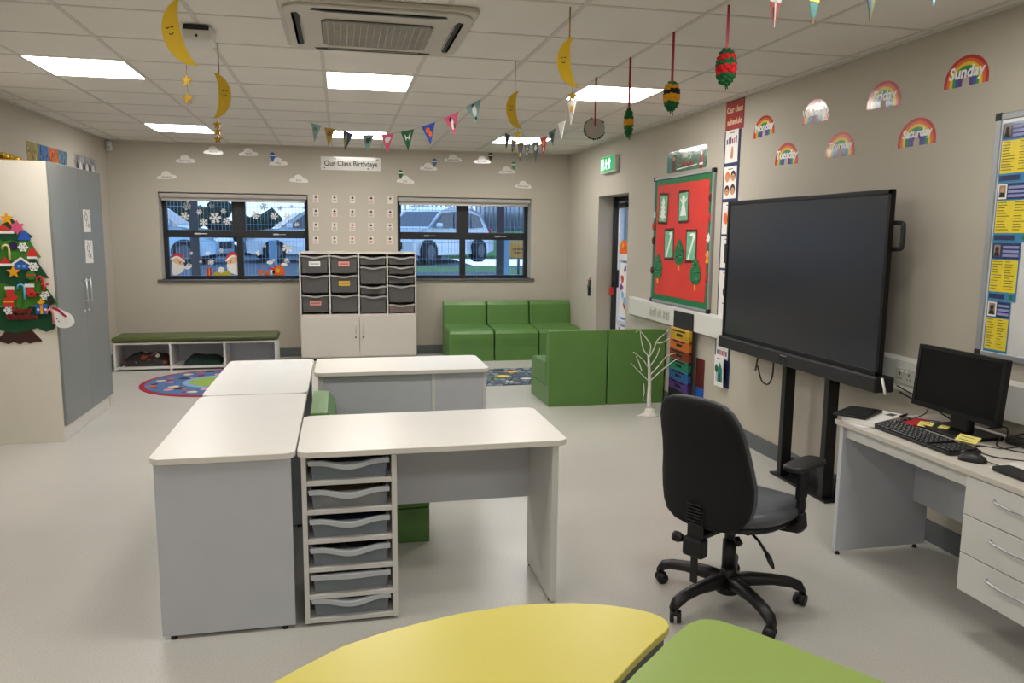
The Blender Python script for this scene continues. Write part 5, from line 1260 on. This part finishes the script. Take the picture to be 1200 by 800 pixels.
MB().box(2.506, 3.05, 1.58, 1.608, .022, HZ - .027, grey_lam, .0015).build('end_panel', td, world=True)

# monitor
mt = thing('desk_monitor', 'black flat desktop monitor on a square foot, standing on the white desk', 'monitor', (2.93, 3.11, HZ))
Ms = face_frame((2.862, 3.112, .97), (0, -1, 0), (.075, 0, .997))
mb = MB().prism(rrect(-.268, .268, -.155, .155, .008), -.03, -.002, bezel, M=Ms, bev=.003).prism(rrect(-.19, .19, -.11, .11, .02), -.055, -.028, black, M=Ms, bev=.008)
mb.build('housing', mt, world=True)
mb = MB()
for a in (rect(-.268, .268, .137, .155), rect(-.268, .268, -.155, -.131), rect(-.268, -.250, -.14, .14), rect(.250, .268, -.14, .14)): mb.prism(a, -.003, .002, bezel, M=Ms)
mb.build('bezel', mt, world=True)
MB().prism(rect(-.252, .252, -.133, .139), -.003, -.0005, mat('monitor_screen', '#070809', .2, spec=.25), M=Ms).build('screen', mt, world=True)
MB().box(2.895, 2.935, 3.05, 3.17, HZ + .015, .90, black, .01).build('stand_neck', mt, world=True)
MB().prism(rrect(2.80, 3.03, 2.96, 3.28, .02), HZ + .001, HZ + .018, bezel, bev=.006).build('stand_foot', mt, world=True)
# keyboard
t = thing('keyboard', 'black keyboard lying along the front of the white desk', 'keyboard', (2.64, 3.07, HZ))
Mk = Matrix.Translation((2.648, 3.06, HZ)) @ Matrix.Rotation(-PI / 2 + math.radians(-.5), 4, 'Z')
MB().prism(rrect(-.275, .275, -.085, .085, .012), .003, .018, black, M=Mk, bev=.004).build('case', t, world=True)
mb = MB(); kp = MB(); keym = mat('key_black', '#1c1c1e', .4, var=.2)
for r_ in range(6):
    n = 20
    for c_ in range(n):
        if r_ == 5 and 4 <= c_ <= 9:
            if c_ > 4: continue
            mb.box(-.262 + .0265 * c_, -.262 + .0265 * 9 + .022, .072 - .026 * r_ - .022, .072 - .026 * r_, .018, .026, keym, .003, 1, M=Mk); continue
        if c_ == 15 and r_ < 6: continue
        (kp if c_ > 15 else mb).box(-.262 + .0265 * c_, -.262 + .0265 * c_ + .022, .072 - .026 * r_ - .022, .072 - .026 * r_, .018, .026, keym, .003, 1, M=Mk)
mb.build('key_pattern', t, world=True); kp.build('number_pad_pattern', t, world=True)
t = thing('computer_mouse', 'black computer mouse on the desk beside the keyboard', 'mouse', (2.60, 2.70, HZ))
rings = []
for u, w, h in ((-.055, .010, .012), (-.048, .024, .022), (-.03, .031, .033), (0, .033, .037), (.025, .031, .033), (.045, .026, .024), (.054, .012, .012)):
    rings.append([Vector((2.605 + u * .55 + (w * math.cos(a)) * .83, 2.705 + u * -.83 + w * math.cos(a) * .55, HZ + .001 + max(0, h * math.sin(a)))) for a in [2 * PI * k / 16 for k in range(16)]])
MB().loft(rings, black).build('shell', t, world=True)
MB().tube([(2.595, 2.735, HZ + .037), (2.585, 2.75, HZ + .030)], .004, inkg, 8).build('scroll_wheel', t, world=True)
def cable(label, pts, r=.003, m=black, name='cable'):
    return tag(MB().tube(smooth_path(pts, 6), r, m, 6).build(name, Wm=Matrix.Translation(pts[0]), world=True), label, 'cable', 'black cables on the white desk')
z = HZ + .003
cable('thin black mouse cable running towards the right across the desk paper', [(2.63, 2.665, HZ + .012), (2.66, 2.60, z), (2.70, 2.52, z + .002), (2.74, 2.40, z + .002), (2.80, 2.25, z)], .0022)
cable('black cable looping out from behind the left of the monitor foot', [(2.93, 3.42, z), (2.85, 3.42, z), (2.82, 3.36, z + .01), (2.90, 3.33, z + .05), (2.93, 3.36, z + .10)], .003)
cable('black cable lying towards the red folder from under the monitor', [(2.80, 3.47, z), (2.86, 3.46, z), (2.93, 3.40, z), (2.99, 3.33, z)], .0025)
cable('black cable arching under the monitor', [(2.92, 3.32, z + .11), (2.95, 3.29, z + .06), (3.0, 3.24, z + .02), (3.05, 3.2, z)], .004)
cable('black cable tangled on the desk behind the sticky note', [(3.03, 3.05, z), (2.98, 2.95, z + .02), (2.90, 2.88, z), (2.92, 2.78, z), (3.0, 2.7, z + .01), (3.03, 2.6, z + .03)], .0035)
cable('black cable rising in a loop at the right side of the monitor', [(2.98, 2.83, z + .22), (3.02, 2.78, z + .12), (3.05, 2.72, z + .05), (3.0, 2.66, z), (2.9, 2.6, z), (2.85, 2.5, z)], .003)
cable('black cable curling across the desk at the right of the frame', [(3.06, 2.95, z + .02), (3.0, 2.82, z + .07), (3.04, 2.7, z + .08), (3.08, 2.6, z + .05)], .0035)
cable('pair of black cables strung from the screen along the trunking', [(3.05, 3.72, .80), (3.06, 3.6, .775), (3.06, 3.48, .77), (3.06, 3.3, .78)], .005)
cable('upper black cable strung between the big screen and the monitor', [(3.05, 3.74, .83), (3.07, 3.62, .80), (3.07, 3.5, .795), (3.07, 3.3, .81)], .004)
cable('black cable snaking from the power adapter to the front of the sticky note', [(3.0, 2.70, z + .02), (2.95, 2.76, z + .03), (2.88, 2.84, z), (2.83, 2.90, z), (2.76, 2.86, z), (2.74, 2.74, z), (2.80, 2.62, z + .01)], .003)
cable('thick black cable looped high behind the monitor at its right side', [(3.08, 2.90, z + .02), (3.06, 2.80, z + .16), (3.07, 2.70, z + .12), (3.03, 2.62, z + .03), (2.98, 2.70, z + .01)], .004)
cable('black cable hanging down the wall right of the monitor', [(3.09, 2.78, .99), (3.08, 2.74, .90), (3.09, 2.68, .83), (3.06, 2.60, .75), (2.98, 2.56, z)], .003)
cable('black cable bunched under the right end of the monitor', [(2.96, 3.0, z + .05), (2.99, 2.93, z + .07), (2.94, 2.86, z + .03), (2.97, 2.78, z + .05), (3.05, 2.74, z + .06), (3.08, 2.66, z + .02)], .004)
t = thing('power_brick', 'flat black power adapter lying behind the monitor foot', 'adapter', (3.02, 2.82, HZ))
MB().box(2.985, 3.045, 2.68, 2.93, HZ + .001, HZ + .035, black, .008).build('case', t, world=True)
# sticky notes, papers
def note(label, x, y, z, rot, w=.05, tilt=0, l=.05, m=None):
    Mw = Matrix.Translation((x, y, z)) @ Matrix.Rotation(rot, 4, 'Z') @ Matrix.Rotation(tilt, 4, 'X')
    mb = MB().prism(rect(-w, w, -l, l), 0, .0012, m or sticky)
    for k in range(2): mb.prism(rect(-w * .7, w * .5, l * .3 - .02 * k, l * .3 - .02 * k + .003), .0012, .0016, inkg)
    return tag(mb.build('sticky_note', Wm=Mw), label, 'note', 'yellow sticky notes')
note('yellow sticky note at the left of the monitor foot', 2.82, 3.235, HZ + .020, -1.0, .032, .25, .028)
note('small yellow sticky note beside the monitor neck', 2.862, 3.165, HZ + .020, -1.2, .022, .2, .025)
note('yellow sticky note hanging off the right corner of the monitor foot', 2.80, 2.945, HZ + .024, -1.30, .05, .5, .024)
tag(MB().prism([(2.60, 2.62), (2.88, 2.68), (2.94, 2.40), (2.66, 2.34)], HZ + .001, HZ + .002, paper).build('paper_sheet', Wm=Matrix.Translation((2.76, 2.5, HZ)), world=True), 'white sheet of paper on the desk at the right edge of the photo', 'paper')
t = thing('black_case', 'flat black box on the white paper at the right edge of the photo', 'box', (2.60, 2.50, HZ))
MB().box(2.575, 2.66, 2.36, 2.575, HZ + .003, HZ + .022, black, .005).build('case', t, world=True)
# tablet on notebook
t = thing('spiral_notebook', 'white spiral notebook under the black tablet at the corner of the desk', 'notebook', (2.70, 3.42, HZ))
Mn = Matrix.Translation((2.666, 3.43, HZ + .004)) @ Matrix.Rotation(math.radians(23), 4, 'Z')
MB().prism(rect(-.155, .155, -.10, .075), .001, .024, paper, M=Mn).build('pages', t, world=True)
mb = MB()
for k in range(24): mb.tube([Mn @ Vector((-.15 + .0125 * k, -.100 + .009 * math.cos(a), .013 + .011 * math.sin(a))) for a in (0, 1.05, 2.1, 3.14, 4.2, 5.2, 6.28)], .0012, inkg, 5)
mb.build('spiral', t, world=True)
MB().prism(rect(.06, .12, -.07, -.03), .024, .0245, mat('grey_print', '#4a4b4e', .5), M=Mn).build('cover_patch', t, world=True)
tag(MB().prism(rect(-.14, .14, -.09, .09), .001, .003, paper, M=Matrix.Translation((2.64, 3.395, HZ)) @ Matrix.Rotation(.12, 4, 'Z')).build('paper_sheet', Wm=Matrix.Translation((2.60, 3.40, HZ)), world=True), 'white sheet of paper under the notebook at the desk corner', 'paper')
t = thing('tablet', 'black tablet computer lying on the white notebook', 'tablet', (2.612, 3.472, HZ + .029))
Mt = Matrix.Translation((2.612, 3.472, HZ + .0295)) @ Matrix.Rotation(math.radians(34), 4, 'Z')
MB().prism(rrect(-.128, .128, -.082, .082, .01), 0, .012, black, M=Mt, bev=.003).build('case', t, world=True)
MB().prism(rect(-.114, .114, -.07, .07), .0115, .0128, mat('tablet_screen', '#0b0c0f', .22), M=Mt).build('screen', t, world=True)
tag(MB().prism([(2.70, 3.29), (2.90, 3.40), (2.93, 3.35), (2.90, 3.30), (2.74, 3.25)], HZ + .001, HZ + .012, mat('red_folder', '#b8242c', .5)).build('red_folder', Wm=Matrix.Translation((2.8, 3.32, HZ)), world=True), 'red folder lying next to the white notebook on the desk', 'folder')
tag(MB().tube([(2.775, 3.36, HZ + .034), (2.835, 3.39, HZ + .034), (2.855, 3.40, HZ + .034)], [.006, .006, .001], black, 8).build('pen', Wm=Matrix.Translation((2.8, 3.37, HZ + .02)), world=True), 'black pen lying on the edge of the notebook', 'pen')

# ------------------------------------------------------------------ big screen on a stand
tv = thing('interactive_screen', 'large black interactive screen on a floor stand in front of the right wall', 'screen', (2.97, 4.62, 0))
SY0, SY1, SZ0, SZ1, SX = 3.738, 5.575, .885, 1.918, 2.93
MB().box(SX, SX + .022, SY0, SY1, SZ0 - .01, SZ1, bezel, .005).box(SX + .02, SX + .085, SY0 + .16, SY1 - .16, SZ0 + .06, SZ1 - .16, bezel, .01).build('housing', tv, world=True)
mb = MB(); e = .028
for a in ((SY0, SY0 + e, SZ0, SZ1), (SY1 - e, SY1, SZ0, SZ1), (SY0, SY1, SZ1 - e, SZ1), (SY0, SY1, SZ0 - .01, SZ0 + e)): mb.box(SX - .010, SX + .004, a[0], a[1], a[2], a[3], bezel, .003)
mb.build('bezel', tv, world=True)
MB().box(SX - .003, SX + .002, SY0 + e - .002, SY1 - e + .002, SZ0 + e - .002, SZ1 - e + .002, screenm).build('screen_glass', tv, world=True)
sb = MB().box(SX - .035, SX + .09, SY0 - .015, SY1 + .012, SZ0 - .092, SZ0 - .002, mat('soundbar_black', '#131315', .5), .01).build('speaker_bar', tv, world=True)
MB().box(SX - .037, SX - .034, 4.60, 4.70, SZ0 - .078, SZ0 - .028, bezel, .001).box(SX - .0385, SX - .0365, 4.612, 4.688, SZ0 - .026, SZ0 - .020, mat('grey_lettering', '#8f8f92', .5)).cyl((SX - .038, 4.65, SZ0 - .055), (SX - .036, 4.65, SZ0 - .055), .003, white, 8).build('control_panel', sb, world=True)
MB().tube(smooth_path([(SX + .035, SY0 + .17, 1.735), (SX + .035, SY0 - .03, 1.735), (SX + .035, SY0 - .055, 1.71), (SX + .035, SY0 - .055, 1.62), (SX + .035, SY0 - .03, 1.595), (SX + .035, SY0 + .17, 1.595)], 4), .013, black, 8).build('carry_handle', tv, world=True)
for y in (4.71, 4.23):
    MB().box(2.945, 3.02, y - .025, y + .025, .012, .98, blackm, .003).build('post', tv, world=True)
MB().box(2.93, 3.10, 4.15, 4.80, 0, .014, blackm, .004).box(3.045, 3.06, 4.22, 4.73, .014, .13, blackm, .002).build('stand_base', tv, world=True)
MB().box(2.99, 3.03, 4.0, 4.95, 1.2, 1.32, blackm).build('mounting_bracket', tv, world=True)
MB().box(3.03, 3.095, 4.0, 4.95, 1.18, 1.34, blackm).build('wall_bracket', tv, world=True)
cable('two dangling black cables with a plug below the big screen', [(3.02, 5.18, .80), (3.02, 5.20, .72), (3.02, 5.215, .66), (3.02, 5.19, .70), (3.02, 5.12, .60), (3.02, 5.03, .59), (3.02, 4.98, .66), (3.02, 4.97, .80)], .006)
tag(MB().cyl((2.915, 3.695, .885), (2.915, 3.66, .80), .007, white, 8).ball((2.915, 3.697, .89), .007, ink, 1).build('stylus', Wm=Matrix.Translation((2.915, 3.68, .84)), world=True), 'white stylus leaning at the lower right corner of the big screen', 'stylus')

# ------------------------------------------------------------------ office chair
ch = thing('office_chair', 'black swivel office chair with a high rounded back seen from behind', 'chair', (1.690, 3.060, 0), math.radians(120))
# base: five arms + castors (angles are local: world angle - rotz)
hub = MB().lathe([(.001, .055), (.05, .055), (.055, .075), (.05, .12), (.035, .15), (.032, .17), (.001, .17)], black, n=20).build('base_hub', ch)
for k in range(5):
    a = math.radians(57.6 + 72 * k - 120)
    c_, s_ = math.cos(a), math.sin(a)
    rings = []
    for q, zc, w, h in ((.03, .105, .036, .040), (.10, .118, .034, .032), (.20, .117, .031, .025), (.28, .106, .029, .024), (.33, .086, .027, .026), (.348, .066, .021, .016)):
        rings.append([Vector((c_ * q - s_ * w * math.cos(t), s_ * q + c_ * w * math.cos(t), zc + h * math.sin(t))) for t in [2 * PI * i / 12 for i in range(12)]])
    o = MB().loft(rings, black).build('base_arm', ch)
    cx, cy = c_ * .33, s_ * .33
    mb = MB()
    ca = a + .8
    for s in (-1, 1):
        ox, oy = -math.sin(ca) * .014 * s, math.cos(ca) * .014 * s
        mb.tube([(cx + ox * .5, cy + oy * .5, .027), (cx + ox * 1.7, cy + oy * 1.7, .027)], .027, black, 16)
    mb.tube([(cx, cy, .03), (cx, cy, .075)], .009, black, 8).ball((cx, cy, .042), .026, black, 1, (1, 1, .7))
    mb.build('castor', o)
MB().tube([(0, 0, .16), (0, 0, .30)], .031, black, 16).tube([(0, 0, .29), (0, 0, .385)], .024, black, 16).build('gas_column', ch)
mb = MB().box(-.085, .085, -.12, .13, .375, .415, black, .012)
mb.box(-.16, .16, -.16, -.12, .395, .42, black, .005).box(-.16, .16, .08, .12, .395, .42, black, .005)
mb.build('seat_mechanism', ch)
mb = MB().tube([(-.07, -.0, .385), (-.16, .03, .35), (-.205, .045, .315)], [.006, .006, .007], black, 8)
mb.loft([[Vector((-.205 - .028 * u, .045 + .012 * u, .315 - .025 * u)) + Vector((.0, w * math.cos(t), .75 * w * math.sin(t))) for t in [2 * PI * i / 10 for i in range(10)]] for u, w in ((-.3, .006), (.2, .015), (1.0, .018), (1.6, .012), (1.9, .003))], black)
mb.build('tilt_lever', ch)
MB().tube([(-.05, .03, .33), (-.075, .04, .31)], .016, black, 10).build('tension_knob', ch)
def superring(cx, cy, z, a, b, n=28, e=2.6, zf=None):
    out = []
    for k in range(n):
        t = 2 * PI * k / n; c_, s_ = math.cos(t), math.sin(t)
        x = a * math.copysign(abs(c_) ** (2 / e), c_); y = b * math.copysign(abs(s_) ** (2 / e), s_)
        out.append(Vector((cx + x, cy + y, z + (zf(x, y) if zf else 0))))
    return out
zf = lambda x, y: .012 * (abs(x) / .25) ** 2 - (.03 * max(0, (-y - .12) / .15) ** 2)
MB().loft([superring(0, -.06, .425, .215, .225, zf=zf), superring(0, -.06, .435, .255, .265, zf=zf), superring(0, -.06, .455, .268, .28, zf=zf), superring(0, -.06, .48, .265, .277, zf=zf), superring(0, -.06, .497, .22, .235, zf=zf), superring(0, -.06, .502, .12, .11, zf=zf)], greyvin).build('seat', ch)
MB().loft([superring(0, -.03, .405, .18, .17), superring(0, -.03, .415, .235, .23), superring(0, -.03, .432, .25, .245)], black).build('seat_pan', ch)
# backrest: pad (grey front) and black rear shell
secs = [(.425, .08, .018), (.435, .14, .028), (.46, .185, .036), (.50, .208, .040), (.56, .220, .043), (.63, .222, .043), (.70, .212, .041), (.77, .203, .040), (.84, .196, .038), (.90, .184, .036), (.95, .163, .032), (.98, .135, .027), (.996, .09, .020), (1.002, .04, .010)]
def backc(z): return .245 + .035 * math.sin((z - .42) / .58 * PI * 1.15) * -1 + (z - .42) * .16
def backrings(scale, yo, tk):
    R = []
    for z, a, b in secs:
        cy = backc(z) + yo
        R.append([Vector((v.x, v.y + .10 * (v.x / .22) ** 2 * -.35, v.z)) for v in superring(0, cy, .72 + (z - .72) * (1 + (scale - 1) * .4), a * scale, b * tk, 32, 3.4)])
    return R
MB().loft(backrings(1.0, .0, .95), fabric).build('back_shell', ch)
MB().loft(backrings(1.012, -.028, .62), greyvin).build('back_pad', ch)
mb = MB().box(-.038, .038, .265, .285, .33, .52, black, .008)
for k in range(7): mb.box(-.036, .036, .283, .296, .445 + .014 * k, .452 + .014 * k, black, .003)
mb.box(-.05, .05, .245, .30, .30, .385, black, .012).box(-.035, .035, .08, .27, .375, .40, black, .006)
mb.box(-.017, .017, .268, .280, .18, .32, black, .004)
mb.build('spine_bracket', ch)
MB().tube([(.06, .275, .36), (.085, .275, .36)], [.014, .024], black, 10).tube([(.085, .275, .36), (.105, .275, .36)], .024, black, 8).build('height_knob', ch)
for q in (-1, 1):
    ax_, ay_ = q * .262, -.125
    MB().loft([superring(ax_, ay_ - .01, .672, .044, .115, 24, 4), superring(ax_, ay_ - .01, .678, .052, .125, 24, 4), superring(ax_, ay_ - .01, .692, .052, .125, 24, 4), superring(ax_, ay_ - .01, .698, .044, .115, 24, 4)], black).build('armrest_pad', ch)
    MB().box(ax_ - .014, ax_ + .014, ay_ - .03, ay_ + .035, .535, .675, black, .006).box(ax_ - .011, ax_ + .011, ay_ - .022, ay_ + .027, .44, .55, black, .005).tube(smooth_path([(ax_, ay_, .47), (ax_ + q * .004, ay_, .425), (ax_ - q * .03, ay_ + .01, .398), (q * .12, ay_ + .03, .395)], 4), [.024] * 4 + [.030] * 4 + [.024] * 5, black, 10).build('armrest_post', ch)

# ------------------------------------------------------------------ yellow and green tables in front
FZ = .60
def petal_table(name, label, outline, m, legs):
    t = thing(name, label, 'table', (sum(p[0] for p in outline) / len(outline), sum(p[1] for p in outline) / len(outline), 0))
    MB().prism(outline, FZ - .022, FZ, m, side=ply, bev=.0025, seg=2).build('table_top', t, world=True)
    MB().prism([(x * .96 + .04 * W[t.name].translation.x, y * .96 + .04 * W[t.name].translation.y) for x, y in outline], FZ - .05, FZ - .023, mat('table_underframe', '#6a6a6c', .5)).build('underframe', t, world=True)
    for x, y in legs:
        MB().tube([(x, y, .0), (x, y, FZ - .05)], [.016, .024], alu, 14).build('leg', t, world=True)
yo = [(-.46, .55), (-.47, .95), (-.42, 1.30), (-.31, 1.60), (-.181, 1.79), (-.112, 1.851), (-.019, 1.926), (.093, 1.979), (.211, 2.017), (.31, 2.042), (.461, 2.058), (.561, 2.052), (.646, 2.037), (.728, 2.01), (.794, 1.976), (.837, 1.942), (.858, 1.912), (.864, 1.886), (.858, 1.858), (.839, 1.835), (.802, 1.806), (.75, 1.76), (.702, 1.715), (.655, 1.669), (.61, 1.626), (.52, 1.51), (.44, 1.35), (.40, 1.12), (.39, .85), (.36, .66), (.20, .50), (-.05, .44), (-.30, .46)]
petal_table('petal_table', 'yellow petal-shaped table nearest the camera with a plywood edge', yo, yel_top, [(-.25, .7), (-.2, 1.5), (.6, 1.9), (.3, .75)])
go = [(0.633, 1.614), (0.693, 1.671), (0.756, 1.726), (0.814, 1.779), (0.872, 1.828), (0.913, 1.858), (0.954, 1.876), (0.981, 1.874), (1.01, 1.86), (1.073, 1.785), (1.121, 1.717), (1.164, 1.648), (1.224, 1.559), (1.267, 1.491), (1.336, 1.242), (1.366, 0.992), (1.346, 0.742), (1.226, 0.552), (1.006, 0.472), (0.756, 0.472), (0.556, 0.542), (0.446, 0.692), (0.436, 0.892), (0.446, 1.112), (0.486, 1.332), (0.546, 1.492)]
petal_table('petal_table', 'light green petal-shaped table nearest the camera, in front of the office chair', go, grn_top, [(.6, .75), (.75, 1.55), (1.05, 1.70), (1.15, .75)])

# ------------------------------------------------------------------ light
world = bpy.data.worlds.new('sky'); scene.world = world; world.use_nodes = True
wn = world.node_tree.nodes; bg = wn['Background']
tcw = wn.new('ShaderNodeTexCoord'); sx = wn.new('ShaderNodeSeparateXYZ'); rmp = wn.new('ShaderNodeValToRGB')
rmp.color_ramp.elements[0].color = (.66, .82, 1.0, 1); rmp.color_ramp.elements[1].color = (.42, .62, .95, 1); rmp.color_ramp.elements[1].position = .6
world.node_tree.links.new(tcw.outputs['Generated'], sx.inputs[0]); world.node_tree.links.new(sx.outputs['Z'], rmp.inputs['Fac']); world.node_tree.links.new(rmp.outputs['Color'], bg.inputs['Color'])
bg.inputs['Strength'].default_value = 1.8
# ceiling panels of the same kind continue behind the camera
for i in (-3, 0, 3):
    for y in (2.8, -.4):
        la = bpy.data.lights.new('ceiling_panel_lamp', 'AREA'); la.shape = 'SQUARE'; la.size = .6; la.energy = 15; la.color = (1, .97, .93)
        lo = bpy.data.objects.new('ceiling_panel_lamp', la); COL.objects.link(lo); lo.location = (GX + DX * i + DX / 2, y, C - .02)

# ------------------------------------------------------------------ camera
yaw, pit, rol, F = 0.21674, 0.13837, 0.00981, 910.0
cy, sy = math.cos(yaw), math.sin(yaw)
fwd = Vector((sy * math.cos(pit), cy * math.cos(pit), -math.sin(pit))); r0 = Vector((cy, -sy, 0)); u0 = r0.cross(fwd)
c_, s_ = math.cos(rol), math.sin(rol)
rx = c_ * r0 + s_ * u0; uy = -s_ * r0 + c_ * u0
cam = bpy.data.cameras.new('camera'); cam.sensor_width = 36; cam.lens = F / 1200 * 36; cam.clip_start = .05; cam.clip_end = 200
co = bpy.data.objects.new('camera', cam); COL.objects.link(co)
co.matrix_world = Matrix(((rx.x, uy.x, -fwd.x, 0), (rx.y, uy.y, -fwd.y, 0), (rx.z, uy.z, -fwd.z, 1.66), (0, 0, 0, 1)))
scene.camera = co
scene.view_settings.view_transform = 'Standard'; scene.view_settings.look = 'None'; scene.view_settings.exposure = 0.2
scene.cycles.use_denoising = True; scene.cycles.max_bounces = 8; scene.cycles.transparent_max_bounces = 16; scene.cycles.sample_clamp_indirect = 6
